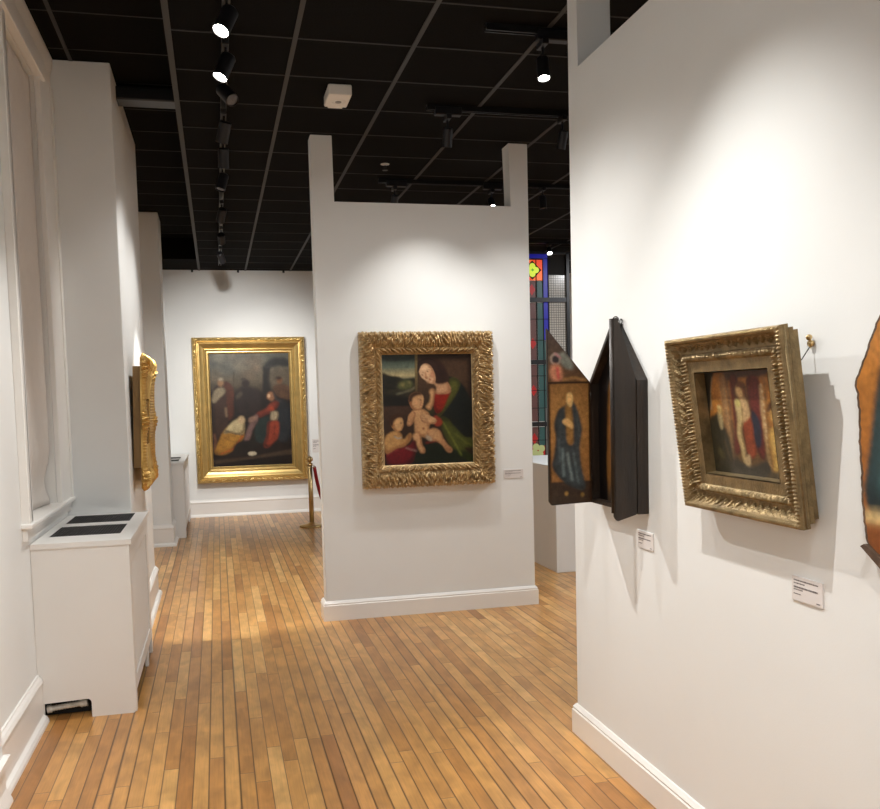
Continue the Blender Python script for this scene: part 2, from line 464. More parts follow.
# ------------------------------------------------------------------ painting engine
def sm(pts, k=6):
    P = np.array(pts, float); n = len(P); out = []
    for i in range(n):
        a, b, c, d = P[i - 1], P[i], P[(i + 1) % n], P[(i + 2) % n]
        for j in range(k):
            t = j / k
            out.append(.5 * ((2 * b) + (-a + c) * t + (2 * a - 5 * b + 4 * c - d) * t * t + (-a + 3 * b - 3 * c + d) * t ** 3))
    return np.array(out)
def inside(P, X, Y):
    m = np.zeros(X.shape, bool); n = len(P)
    for i in range(n):
        x0, y0 = P[i - 1]; x1, y1 = P[i]
        if y0 == y1: continue
        c = ((Y > y0) != (Y > y1)) & (X < (x1 - x0) * (Y - y0) / (y1 - y0) + x0)
        m ^= c
    return m
def blur(A, r):
    if r < .5: return A
    r = max(1, int(round(r)))
    for ax in (0, 1):
        for _ in range(2):
            c = np.cumsum(np.pad(A, [(r + 1, r) if a == ax else (0, 0) for a in (0, 1)], mode='edge'), axis=ax)
            n = A.shape[ax]
            A = (np.take(c, range(2 * r + 1, 2 * r + 1 + n), ax) - np.take(c, range(0, n), ax)) / (2 * r + 1)
    return A
def lin(c): return (np.array(c, float) / 255) ** 2.2
class Canvas:
    """picture painted in crop pixels (as read from the photo); x0,y0,x1,y1 = canvas extent"""
    def __init__(s, x0, y0, x1, y1, W, skew=0, tone=1.):
        s.tone = tone
        s.W = W; s.H = int(W * (y1 - y0) / (x1 - x0)); s.k = (x1 - x0) / W
        v, u = np.mgrid[0:s.H, 0:s.W]; s.u = (u + .5) / s.W; s.v = (v + .5) / s.H
        s.X = x0 + s.u * (x1 - x0) + skew * s.v; s.Y = y0 + s.v * (y1 - y0)
        s.A = np.zeros((s.H, s.W, 3))
    def fill(s, c): s.A[:] = lin(c)
    def vgrad(s, x0, y0, x1, y1, stops, b=3):
        m = blur(((s.X >= x0) & (s.X <= x1) & (s.Y >= y0) & (s.Y <= y1)).astype(float), b / s.k)[..., None]
        ys = [p[0] for p in stops]; cs = np.array([lin(p[1]) for p in stops])
        g = np.stack([np.interp(s.Y, ys, cs[:, i]) for i in range(3)], -1)
        s.A = s.A * (1 - m) + g * m
    def poly(s, pts, c, b=5, a=1., hi=None, smooth=True):
        """hi: (dx,dy,colour) painted modelling towards one side of the form"""
        P = sm(pts) if smooth else np.array(pts, float)
        m = blur(inside(P, s.X, s.Y).astype(float), b / s.k)
        s.A = s.A * (1 - (m * a)[..., None]) + lin(c) * (m * a)[..., None]
        if hi:
            dx, dy, c2 = hi
            m1 = inside(P, s.X, s.Y).astype(float)
            ext = min(np.ptp(P[:, 0]), np.ptp(P[:, 1]))
            lit = blur(inside(P - np.array([dx, dy]) * .5, s.X, s.Y).astype(float), max(1.5, ext * .16 / s.k))
            e = np.clip((lit - .25) * 1.75, 0, 1); e = e * e * (3 - 2 * e)
            m2 = (1 - e) * m
            s.A = s.A * (1 - (m2 * a)[..., None]) + lin(c2) * (m2 * a)[..., None]
    def ell(s, cx, cy, rx, ry, c, b=4, a=1., rot=0, hi=None):
        t = np.linspace(0, 2 * PI, 24, endpoint=False); ca, sa = math.cos(rot), math.sin(rot)
        s.poly(np.stack([cx + rx * np.cos(t) * ca - ry * np.sin(t) * sa, cy + rx * np.cos(t) * sa + ry * np.sin(t) * ca], -1), c, b, a, hi, False)
    def line(s, pts, w, c, b=2, a=1.):
        P = [Vector(p) for p in pts]
        for p, q in zip(P[:-1], P[1:]):
            d = (q - p).normalized() * (w / 2); n = Vector((-d.y, d.x))
            s.poly([p + n, q + n, q - n, p - n], c, b, a, None, False)
    def noise(s, amt, seed=1, sc=4):
        rs = np.random.RandomState(seed); n = rs.rand(s.H, s.W); n = blur(n, sc); n = (n - n.mean()) / (n.std() + 1e-9)
        s.A = np.clip(s.A * (1 + amt * n[..., None]), 0, 1)
    def sample(s, u, v):
        i = np.clip((np.array(v) * s.H).astype(int), 0, s.H - 1); j = np.clip((np.array(u) * s.W).astype(int), 0, s.W - 1)
        return s.A[i, j] * s.tone * np.array((1., .93, .80))
def picture_mesh(name, cv, parent, place, mat=None, shape=None, nu=None, nv=None):
    """grid whose vertices carry the painted colours; place(u,v)->xyz ; v=0 top. shape(v)->(u0,u1) limits the outline"""
    W = nu or cv.W; H = nv or cv.H
    V = []; UV = []
    for i in range(H + 1):
        v = i / H; u0, u1 = shape(v) if shape else (0, 1)
        for j in range(W + 1):
            u = u0 + (u1 - u0) * j / W
            V.append(place(u, v)); UV.append((u, v))
    F = [(i * (W + 1) + j, i * (W + 1) + j + 1, (i + 1) * (W + 1) + j + 1, (i + 1) * (W + 1) + j) for i in range(H) for j in range(W)]
    me = bpy.data.meshes.new(name); me.from_pydata(V, [], F); me.update()
    UV = np.array(UV); c = cv.sample(UV[:, 0], UV[:, 1]); c = np.concatenate([c, np.ones((len(c), 1))], 1)
    at = me.color_attributes.new('paint', 'FLOAT_COLOR', 'POINT'); at.data.foreach_set('color', c.astype(np.float32).ravel())
    me.materials.append(mat or M['paint'])
    o = bpy.data.objects.new(name, me); COL.objects.link(o); o.parent = parent
    return o

# ------------------------------------------------------------------ ornate frames
def frame_mesh(w, h, prof, B, orn, ns=90, nt=36, back=0.):
    """picture frame in the XZ plane, bottom centre at origin, front towards -Y. prof(t)->depth toward the viewer, t=0 outer..B inner.
    orn(s,t)->(dh, dout) relief; s from the side's middle."""
    bm = NB()
    sides = [((-w / 2, 0), (1, 0), (0, 1), w), ((w / 2, 0), (0, 1), (-1, 0), h), ((w / 2, h), (-1, 0), (0, -1), w), ((-w / 2, h), (0, -1), (1, 0), h)]
    for org, d, inn, Ln in sides:
        n = max(20, int(ns * Ln)); grid = []
        for i in range(n + 1):
            q = i / n; row = []
            # outer side wall first
            for j in range(-1, nt + 2):
                t = min(max(j, 0), nt) / nt * B
                s = t + q * (Ln - 2 * t)
                if j == -1: y = -back; t_ = 0; dh = 0; do = 0
                elif j == nt + 1: y = -back; dh = do = 0
                else:
                    dh, do = orn(s - Ln / 2, t)
                    edge = min(1, min(s - t, Ln - t - s) / .012) if Ln - 2 * t > .03 else 0
                    y = -(prof(t) + dh * max(0, edge))
                    do *= max(0, edge)
                tt = t - do
                row.append(bm.verts.new((org[0] + d[0] * s + inn[0] * tt, y, org[1] + d[1] * s + inn[1] * tt)))
            grid.append(row)
        for a, b in zip(grid[:-1], grid[1:]):
            for j in range(len(a) - 1): bm.faces.new((a[j], a[j + 1], b[j + 1], b[j]))
    bmesh.ops.remove_doubles(bm, verts=bm.verts[:], dist=1e-5)
    return bm
def interp(pts):
    xs = [p[0] for p in pts]; ys = [p[1] for p in pts]
    return lambda t: float(np.interp(t, xs, ys))
def hash1(k): 
    v = math.sin(k * 127.1 + 3.7) * 43758.5453; return v - math.floor(v)

# ---- centre picture: woman with two children
def paint_centre():
    c = Canvas(52, 42, 628, 752, 250, skew=14, tone=.66); c.fill((44, 31, 24))
    c.vgrad(285, 42, 600, 430, [(42, (70, 52, 40)), (200, (78, 58, 44)), (430, (50, 36, 28))], 8)
    c.vgrad(285, 42, 660, 85, [(42, (34, 26, 22)), (85, (60, 45, 36))], 6)
    c.vgrad(50, 42, 268, 372, [(42, (44, 50, 48)), (80, (62, 76, 72)), (130, (100, 114, 104)), (185, (188, 176, 136)), (205, (110, 112, 98)), (225, (60, 58, 42)), (372, (30, 27, 20))], 2)
    c.poly([(60, 60), (110, 50), (180, 70), (260, 60), (260, 80), (150, 92), (70, 85)], (36, 42, 42), 8, .8)
    c.poly([(45, 185), (75, 165), (95, 175), (130, 185), (165, 190), (200, 205), (265, 200), (268, 230), (150, 250), (60, 300), (45, 300)], (38, 36, 26), 5)
    c.poly([(170, 225), (215, 212), (250, 225), (240, 262), (185, 270), (160, 250)], (92, 98, 62), 7, .9)
    c.ell(190, 240, 14, 14, (124, 120, 80), 4); c.ell(232, 228, 10, 8, (128, 122, 84), 4)
    c.line([(150, 300), (195, 288), (240, 275), (268, 258)], 9, (124, 122, 104), 4)
    c.line([(60, 245), (110, 262), (150, 262)], 12, (26, 24, 18), 5)
    for x in range(60, 150, 12): c.ell(x, 200 + 25 * hash1(x), 12, 18, (30, 30, 21), 5, .8)
    c.poly([(60, 300), (150, 310), (262, 330), (262, 372), (60, 372)], (26, 22, 16), 8)
    c.vgrad(267, 42, 283, 330, [(42, (118, 104, 72)), (150, (128, 112, 78)), (330, (70, 56, 40))], 2)
    c.vgrad(50, 376, 300, 700, [(376, (72, 52, 40)), (500, (58, 42, 33)), (700, (40, 28, 22))], 4)
    # mantle, lining
    c.poly([(470, 200), (545, 225), (600, 300), (638, 420), (640, 600), (560, 590), (470, 560), (420, 470), (460, 400), (500, 300)], (25, 30, 28), 5, hi=(-20, 30, (18, 20, 20)))
    c.poly([(484, 214), (520, 205), (548, 235), (538, 280), (500, 345), (440, 425), (405, 450), (430, 390), (470, 325), (488, 270)], (88, 90, 42), 4, hi=(10, -14, (54, 58, 28)))
    c.poly([(425, 455), (470, 462), (520, 520), (580, 580), (640, 592), (640, 650), (580, 650), (610, 700), (570, 735), (510, 670), (470, 600), (440, 540)], (76, 82, 36), 5, hi=(14, 16, (42, 48, 24)))
    c.poly([(500, 660), (640, 700), (640, 752), (560, 752)], (40, 52, 26), 8)
    c.line([(440, 480), (500, 590), (560, 700)], 8, (128, 138, 60), 4, .7)
    c.line([(520, 560), (590, 620), (630, 640)], 7, (120, 130, 54), 4, .6)
    c.poly([(355, 330), (400, 300), (385, 420), (350, 430), (335, 400)], (52, 54, 34), 6)
    # red dress
    c.poly([(398, 295), (440, 300), (488, 288), (472, 330), (440, 400), (405, 425), (385, 380), (378, 330)], (142, 38, 27), 4, hi=(-14, 18, (100, 24, 18)))
    # neck, face, hair
    c.poly([(372, 215), (430, 205), (478, 245), (488, 292), (440, 303), (396, 296), (402, 260)], (206, 160, 126), 4, hi=(24, 8, (168, 118, 88)))
    c.poly([(292, 130), (300, 90), (350, 76), (410, 90), (452, 130), (478, 200), (462, 232), (420, 240), (392, 225), (380, 165), (350, 118), (318, 108)], (48, 30, 24), 4, hi=(-12, -8, (70, 44, 34)))
    c.poly([(292, 150), (308, 118), (340, 108), (368, 125), (386, 165), (394, 210), (386, 235), (366, 236), (335, 218), (308, 196), (296, 172)], (226, 186, 152), 3, hi=(22, -6, (188, 138, 106)))
    c.poly([(286, 160), (288, 104), (320, 82), (372, 82), (410, 120), (398, 170), (384, 150), (366, 124), (338, 110), (312, 118), (298, 138)], (56, 36, 28), 3, hi=(-8, -6, (38, 24, 20)))
    c.ell(345, 160, 9, 3.5, (92, 58, 44), 2, rot=.5); c.ell(314, 182, 8, 3, (100, 62, 48), 2, rot=.5)
    c.line([(306, 172), (324, 164)], 3, (140, 96, 74), 1.5); c.poly([(334, 150), (340, 185), (348, 200), (338, 206), (328, 198), (330, 175)], (186, 134, 104), 2.5, .9); c.line([(330, 198), (344, 206)], 4, (120, 70, 54), 2); c.ell(372, 180, 12, 22, (196, 128, 100), 6, .7); c.ell(352, 226, 12, 7, (206, 160, 128), 4, .8)
    c.ell(362, 212, 8, 4, (160, 58, 50), 2, rot=.7)
    c.line([(338, 148), (358, 150)], 3, (120, 80, 60), 2); c.ell(330, 140, 16, 18, (238, 204, 172), 6, .7)
    # dark cushion
    c.poly([(250, 700), (290, 650), (340, 615), (420, 605), (480, 640), (540, 700), (580, 752), (240, 752)], (25, 34, 22), 6, hi=(20, 30, (18, 22, 16)))
    c.line([(330, 612), (400, 600), (440, 610)], 8, (138, 42, 32), 4)
    # standing child's arm at right, hand of mother
    c.poly([(345, 395), (335, 380), (356, 350), (362, 310), (356, 285), (372, 270), (390, 282), (384, 320), (380, 360), (362, 400)], (206, 160, 118), 4, hi=(10, 6, (160, 112, 80)))
    c.poly([(388, 440), (420, 455), (438, 480), (425, 505), (390, 500)], (150, 60, 42), 4)
    # centre child
    c.poly([(248, 412), (280, 400), (322, 402), (352, 430), (362, 470), (350, 520), (372, 540), (340, 575), (292, 560), (266, 540), (262, 480)], (214, 168, 124), 4, hi=(26, 14, (172, 122, 86)))
    c.poly([(248, 410), (268, 420), (262, 455), (246, 490), (226, 502), (214, 488), (220, 460), (226, 432)], (200, 152, 112), 3, hi=(8, 6, (150, 104, 76)))
    c.poly([(252, 556), (290, 540), (302, 580), (306, 620), (324, 650), (322, 672), (300, 670), (284, 640), (262, 600)], (212, 166, 124), 4, hi=(12, 4, (164, 114, 82)))
    c.poly([(338, 545), (380, 520), (420, 540), (440, 585), (470, 630), (496, 655), (490, 676), (466, 668), (440, 630), (400, 600), (360, 592)], (212, 166, 124), 4, hi=(6, 14, (166, 116, 84)))
    c.poly([(298, 440), (330, 430), (372, 446), (400, 468), (388, 490), (340, 488), (310, 474)], (214, 170, 130), 3, hi=(0, 14, (160, 112, 84)))
    c.line([(300, 452), (345, 462)], 3, (140, 92, 66), 2); c.line([(304, 468), (350, 474)], 3, (140, 92, 66), 2)
    c.poly([(230, 350), (236, 310), (262, 292), (300, 296), (318, 320), (318, 356), (306, 392), (284, 402), (250, 392)], (214, 168, 126), 3, hi=(-14, 10, (158, 106, 74)))
    c.poly([(228, 352), (230, 312), (258, 288), (296, 288), (314, 306), (284, 310), (256, 322), (246, 352)], (70, 46, 30), 4)
    c.line([(282, 334), (294, 332)], 3, (90, 56, 40), 1.5); c.line([(306, 342), (304, 360), (298, 364)], 4, (150, 98, 70), 2); c.ell(276, 362, 12, 14, (222, 170, 128), 5, .8); c.ell(240, 358, 6, 12, (176, 118, 84), 2.5); c.line([(262, 470), (282, 500), (278, 540)], 5, (170, 118, 84), 4, .8); c.line([(330, 470), (322, 500)], 5, (176, 122, 88), 4, .7); c.line([(290, 562), (330, 560)], 5, (150, 98, 70), 3, .8); c.line([(300, 592), (300, 615)], 4, (170, 116, 84), 3, .8)
    c.ell(300, 338, 6, 3, (80, 50, 36), 2); c.ell(302, 372, 7, 3, (150, 66, 52), 2); c.ell(318, 520, 8, 7, (150, 98, 70), 3)
    c.poly([(335, 560), (370, 580), (365, 600), (338, 585)], (196, 178, 160), 4)
    # left child
    c.poly([(84, 668), (110, 648), (170, 632), (232, 620), (262, 590), (272, 630), (262, 680), (244, 730), (170, 748), (100, 740)], (112, 22, 34), 5, hi=(18, 20, (66, 12, 20)))
    c.line([(206, 638), (240, 650), (275, 660)], 8, (170, 140, 140), 4, .8); c.line([(90, 680), (130, 655), (160, 650)], 7, (150, 70, 70), 4, .8)
    c.poly([(78, 640), (76, 580), (100, 545), (140, 530), (176, 548), (192, 585), (232, 548), (242, 566), (226, 600), (190, 628), (150, 636), (110, 660), (86, 668)], (204, 160, 106), 4, hi=(18, 16, (158, 110, 70)))
    c.line([(134, 562), (160, 578), (182, 570)], 9, (190, 180, 172), 3)
    c.poly([(116, 490), (120, 452), (146, 436), (176, 440), (192, 470), (188, 510), (170, 530), (140, 524)], (216, 172, 124), 3, hi=(-14, 8, (166, 114, 74)))
    c.poly([(112, 496), (106, 458), (128, 430), (168, 424), (188, 444), (160, 450), (136, 468), (128, 496)], (66, 42, 28), 4)
    c.ell(178, 484, 5, 3, (60, 36, 28), 1.5); c.line([(170, 476), (184, 475)], 3, (90, 58, 40), 1.5); c.line([(188, 482), (194, 496), (184, 500)], 3, (150, 98, 66), 1.5); c.line([(176, 512), (186, 510)], 4, (140, 60, 50), 1.5); c.ell(134, 492, 5, 10, (170, 116, 76), 2.5); c.line([(122, 590), (150, 600), (190, 590)], 5, (160, 112, 70), 4, .8)
    c.noise(.05, 3, 1.); c.noise(.06, 5, 5)
    return c

# ---- far picture: group of figures adoring a seated woman
def paint_far():
    c = Canvas(55, 40, 545, 752, 200, skew=26, tone=.8); c.fill((34, 25, 20))
    c.vgrad(40, 40, 600, 300, [(40, (78, 80, 76)), (120, (98, 96, 88)), (210, (92, 84, 72)), (300, (40, 30, 25))], 14)
    for x, y, r, k in ((120, 75, 30, (128, 126, 116)), (200, 60, 24, (118, 112, 104)), (170, 140, 44, (84, 86, 84)), (250, 110, 36, (110, 104, 94)), (330, 90, 40, (104, 92, 80)), (350, 140, 20, (120, 100, 84)), (80, 110, 24, (70, 76, 78)), (300, 180, 34, (96, 84, 72))):
        c.ell(x, y, r * 1.3, r, k, 14, .7)
    c.poly([(385, 130), (432, 130), (436, 300), (384, 300)], (30, 26, 24), 4, smooth=False)
    c.poly([(390, 120), (430, 80), (500, 70), (545, 90), (550, 140), (480, 130), (400, 145)], (38, 38, 38), 10)
    c.poly([(440, 150), (548, 145), (550, 240), (440, 260)], (88, 80, 70), 10, .8)
    c.line([(210, 160), (205, 300)], 5, (60, 48, 38), 3)
    c.poly([(150, 220), (195, 240), (212, 320), (200, 440), (160, 450), (150, 320)], (78, 44, 32), 6)
    c.poly([(92, 262), (130, 250), (160, 280), (168, 380), (176, 440), (150, 560), (100, 565), (84, 400)], (58, 42, 36), 6, hi=(-20, 0, (44, 32, 28)))
    c.poly([(96, 272), (140, 256), (158, 282), (120, 322), (92, 350), (78, 330)], (140, 130, 112), 5)
    c.ell(130, 226, 18, 22, (140, 108, 82), 5); c.ell(132, 204, 16, 10, (150, 142, 128), 5); c.line([(160, 380), (165, 440)], 9, (130, 110, 92), 4)
    c.poly([(212, 330), (246, 262), (280, 250), (332, 262), (372, 300), (366, 430), (300, 452), (232, 440)], (42, 33, 32), 7, hi=(-10, 30, (30, 24, 22)))
    c.poly([(222, 310), (250, 280), (262, 300), (230, 330)], (80, 72, 64), 6, .7)
    c.ell(280, 232, 24, 26, (42, 30, 26), 5); c.ell(266, 206, 18, 10, (62, 54, 48), 5)
    c.poly([(452, 252), (500, 240), (548, 262), (552, 340), (480, 320), (456, 290)], (84, 62, 48), 6); c.ell(488, 218, 18, 22, (110, 78, 56), 5); c.ell(484, 202, 18, 9, (48, 34, 28), 4)
    c.poly([(474, 345), (520, 345), (552, 400), (556, 560), (510, 610), (470, 560), (478, 440)], (38, 42, 48), 6, hi=(16, -10, (28, 30, 34)))
    c.poly([(352, 470), (420, 445), (430, 520), (400, 600), (350, 604), (336, 540)], (34, 46, 46), 6)
    c.poly([(350, 420), (400, 395), (432, 360), (470, 345), (482, 370), (450, 410), (400, 432), (362, 446)], (122, 54, 40), 4, hi=(6, 12, (76, 34, 26)))
    c.poly([(412, 326), (414, 300), (430, 288), (450, 298), (456, 332), (438, 346)], (140, 100, 76), 4); c.ell(422, 314, 8, 12, (196, 164, 136), 3); c.line([(448, 296), (470, 340), (500, 350)], 10, (60, 58, 62), 4)
    c.poly([(436, 420), (452, 410), (478, 420), (474, 456), (462, 474), (436, 470)], (158, 146, 124), 4, hi=(6, 8, (84, 72, 60))); c.ell(440, 395, 14, 14, (150, 60, 36), 4)
    c.poly([(420, 480), (478, 474), (486, 520), (476, 580), (440, 620), (412, 640), (392, 624), (410, 560)], (130, 56, 38), 4, hi=(-22, 14, (66, 30, 24)))
    c.poly([(330, 440), (350, 430), (356, 460), (324, 520), (300, 590), (270, 600), (290, 520)], (112, 88, 88), 5)
    c.poly([(300, 450), (342, 440), (344, 460), (306, 480)], (150, 120, 108), 4, .8)
    c.poly([(92, 640), (118, 590), (140, 540), (180, 500), (240, 500), (270, 545), (250, 600), (200, 650), (150, 672), (104, 668)], (168, 122, 54), 4, hi=(26, 10, (100, 66, 30)))
    c.poly([(148, 540), (190, 482), (232, 455), (270, 478), (268, 540), (232, 548), (190, 535)], (184, 170, 136), 4, hi=(14, 16, (104, 88, 62)))
    c.line([(158, 522), (205, 545), (262, 552)], 6, (90, 80, 66), 3); c.line([(130, 668), (205, 640), (262, 560)], 6, (170, 84, 40), 3)
    c.line([(140, 560), (190, 590), (230, 600)], 6, (110, 76, 34), 4, .8); c.line([(120, 610), (160, 640), (190, 645)], 6, (120, 80, 36), 4, .8); c.line([(430, 500), (420, 560), (412, 610)], 5, (90, 36, 26), 3, .8); c.line([(460, 490), (455, 560)], 5, (90, 36, 26), 3, .8)
    c.ell(254, 460, 22, 24, (180, 158, 128), 5); c.line([(90, 540), (100, 590), (92, 640)], 12, (110, 74, 58), 6)
    c.poly([(210, 620), (270, 590), (360, 610), (320, 660), (220, 680)], (34, 28, 24), 6)
    c.ell(320, 674, 27, 14, (184, 176, 160), 3)
    c.poly([(110, 706), (330, 690), (575, 655), (575, 690), (300, 715), (110, 735)], (66, 54, 44), 6)
    c.poly([(90, 735), (575, 690), (575, 760), (90, 760)], (30, 22, 18), 6)
    c.noise(.05, 8, 1); c.noise(.1, 9, 5)
    return c

# ---- right picture: enthroned woman between two saints (old worn panel)
def paint_right():
    c = Canvas(0, 0, 460, 620, 180, tone=.78); c.fill((160, 108, 52))
    # coordinates: x 0..460 from far (left) to near, y 0..620
    c.vgrad(0, 0, 460, 620, [(0, (120, 82, 44)), (90, (176, 122, 60)), (280, (170, 116, 58)), (430, (110, 84, 52)), (620, (84, 72, 54))], 1)
    for x, k in ((110, (130, 102, 74)), (128, (150, 128, 100)), (150, (92, 78, 64))): c.line([(x, 40), (x + 6, 620)], 18, k, 6, .8)
    c.poly([(0, -10), (75, -10), (45, 90), (30, 200), (0, 300)], (36, 36, 34), 4)
    c.line([(58, 40), (36, 140), (28, 240)], 5, (160, 160, 150), 3, .7)
    c.poly([(150, -10), (400, -10), (395, 40), (330, 60), (250, 55), (160, 70)], (76, 56, 48), 8)
    c.poly([(168, 70), (210, 40), (226, 160), (212, 300), (190, 470), (150, 480), (166, 300)], (96, 44, 38), 6, hi=(12, 0, (66, 32, 30)))
    c.poly([(270, 80), (330, 50), (352, 120), (340, 300), (330, 500), (290, 470), (278, 300)], (98, 42, 38), 6, hi=(-14, 0, (66, 30, 30)))
    c.line([(352, 100), (346, 250), (352, 400), (360, 620)], 22, (182, 156, 118), 6, .85); c.line([(372, 60), (368, 300), (376, 620)], 12, (120, 92, 60), 5, .8)
    for k in range(12): c.ell(352 + 6 * hash1(k), 100 + k * 36, 5, 8, (212, 196, 160), 3, .7)
    # saint at left
    c.poly([(0, 620), (0, 330), (40, 270), (82, 262), (104, 330), (130, 430), (140, 560), (140, 620)], (54, 52, 42), 8, hi=(-20, 30, (40, 40, 34)))
    c.ell(84, 250, 17, 30, (186, 160, 104), 6, hi=(8, 6, (140, 112, 66))); c.ell(80, 222, 14, 10, (206, 186, 130), 5); c.poly([(66, 270), (96, 275), (90, 340), (74, 350)], (172, 160, 124), 6)
    c.ell(62, 500, 14, 40, (96, 92, 62), 8, .8, rot=-.4); c.line([(90, 420), (120, 540)], 8, (92, 80, 60), 6, .7)
    # seated woman and child
    c.poly([(188, 150), (200, 100), (230, 78), (262, 100), (268, 180), (278, 280), (280, 420), (250, 540), (212, 520), (206, 380), (196, 260)], (84, 62, 42), 6)
    c.poly([(222, 290), (262, 270), (286, 300), (288, 430), (270, 500), (232, 500), (224, 400)], (140, 70, 46), 5, hi=(10, 8, (96, 44, 30)))
    c.poly([(282, 240), (322, 300), (316, 430), (286, 440), (278, 340)], (38, 46, 66), 6)
    c.ell(224, 136, 22, 36, (204, 172, 124), 5, rot=-.25, hi=(8, 4, (166, 126, 84))); c.poly([(206, 110), (226, 76), (254, 96), (256, 160), (244, 150), (232, 112)], (110, 72, 46), 4)
    c.poly([(212, 190), (252, 170), (268, 260), (250, 290), (222, 300)], (196, 168, 128), 5)
    c.poly([(186, 190), (210, 176), (226, 220), (224, 300), (206, 360), (216, 460), (214, 540), (200, 530), (190, 450), (178, 380), (190, 290)], (188, 170, 126), 5, hi=(10, 10, (136, 112, 78)))
    c.ell(204, 200, 14, 22, (196, 190, 120), 5); c.poly([(206, 520), (240, 490), (236, 560), (214, 580)], (180, 160, 126), 6)
    c.poly([(140, 520), (240, 560), (340, 520), (350, 620), (140, 620)], (60, 58, 54), 8)
    # saint at right
    c.poly([(350, 420), (372, 340), (400, 322), (440, 330), (462, 420), (462, 620), (380, 620), (356, 520)], (140, 104, 58), 7)
    c.poly([(366, 360), (396, 330), (430, 338), (446, 420), (440, 520), (424, 580), (386, 576), (372, 480)], (204, 170, 100), 6, hi=(-10, 10, (158, 120, 66)))
    c.ell(404, 262, 24, 42, (198, 160, 96), 5, hi=(10, 6, (156, 112, 62))); c.poly([(374, 250), (380, 206), (408, 192), (434, 212), (436, 262), (424, 240), (396, 232)], (84, 56, 36), 4)
    for k in range(26): c.ell(380 + 60 * hash1(k + 9), 380 + 200 * hash1(k * 3.3), 9, 13, ((222, 196, 124), (150, 112, 60), (176, 160, 110))[k % 3], 5, .6)
    c.poly([(340, 590), (462, 560), (462, 630), (340, 630)], (84, 74, 60), 8)
    c.noise(.09, 11, 1); c.noise(.08, 12, 5)
    return c

# ---- shutter painting (robed figure), crop pixels 30..205 x 30..755
def paint_shutter():
    c = Canvas(28, 30, 205, 755, 130, tone=1.8); c.fill((70, 50, 34))
    c.vgrad(20, 30, 210, 248, [(30, (52, 42, 40)), (140, (66, 54, 46)), (248, (78, 58, 42))], 2)
    c.vgrad(36, 255, 200, 664, [(255, (112, 84, 52)), (400, (134, 102, 62)), (560, (124, 92, 56)), (664, (110, 80, 50))], 3)
    c.vgrad(20, 664, 210, 760, [(664, (52, 42, 36)), (760, (44, 36, 30))], 3)
    c.ell(60, 152, 24, 26, (122, 112, 108), 3); c.ell(60, 154, 15, 17, (44, 40, 44), 3)
    c.poly([(80, 130), (100, 128), (130, 170), (132, 196), (104, 190), (84, 170)], (104, 112, 110), 5, .85)
    c.poly([(40, 180), (66, 172), (86, 196), (84, 240), (50, 242), (36, 215)], (150, 104, 84), 5); c.line([(66, 185), (72, 235)], 9, (160, 60, 66), 4)
    c.line([(56, 128), (84, 150)], 6, (150, 96, 110), 3, .8)
    c.line([(90, 238), (140, 230), (190, 244)], 9, (136, 106, 68), 4); c.line([(28, 250), (205, 250)], 6, (40, 28, 20), 2)
    c.poly([(100, 345), (118, 325), (142, 345), (160, 400), (168, 450), (158, 520), (164, 600), (176, 660), (174, 696), (146, 694), (96, 668), (56, 626), (40, 590), (48, 555), (58, 480), (52, 420), (72, 362)], (50, 58, 64), 4, hi=(-14, 10, (38, 42, 46)))
    c.poly([(98, 355), (120, 340), (130, 400), (130, 500), (106, 500), (100, 430)], (118, 92, 56), 4)
    c.poly([(104, 330), (106, 300), (118, 290), (130, 304), (130, 336), (118, 352)], (176, 150, 104), 3)
    c.poly([(86, 408), (104, 398), (128, 420), (128, 442), (112, 434), (90, 420)], (178, 150, 104), 3)
    for a, b, w, k in (((84, 520), (88, 640), 8, (96, 114, 122)), ((104, 540), (124, 660), 9, (104, 122, 130)), ((130, 540), (150, 672), 6, (86, 102, 110)), ((70, 480), (72, 580), 6, (74, 88, 96)), ((148, 370), (156, 480), 6, (66, 78, 84))):
        c.line([a, b], w, k, 4, .8)
    c.ell(98, 712, 8, 9, (120, 98, 56), 3); c.ell(166, 720, 8, 9, (112, 92, 52), 3)
    c.vgrad(28, 255, 33, 760, [(255, (60, 44, 30)), (760, (48, 36, 26))], 1); c.vgrad(198, 30, 206, 760, [(30, (50, 36, 24)), (760, (44, 32, 24))], 1)
    c.noise(.06, 21, 1); c.noise(.08, 22, 4)
    return c
# ---- inside of the shrine
def paint_shrine():
    c = Canvas(0, 0, 100, 180, 60); c.fill((16, 12, 12))
    c.poly([(26, 180), (26, 75), (36, 50), (50, 38), (64, 50), (74, 75), (74, 180)], (120, 84, 44), 2)
    c.ell(50, 62, 8, 9, (190, 140, 110), 2); c.poly([(36, 80), (50, 70), (66, 82), (64, 150), (38, 150)], (170, 96, 72), 3, hi=(5, 5, (120, 60, 46)))
    c.poly([(36, 150), (64, 150), (74, 180), (26, 180)], (44, 46, 48), 3)
    return c
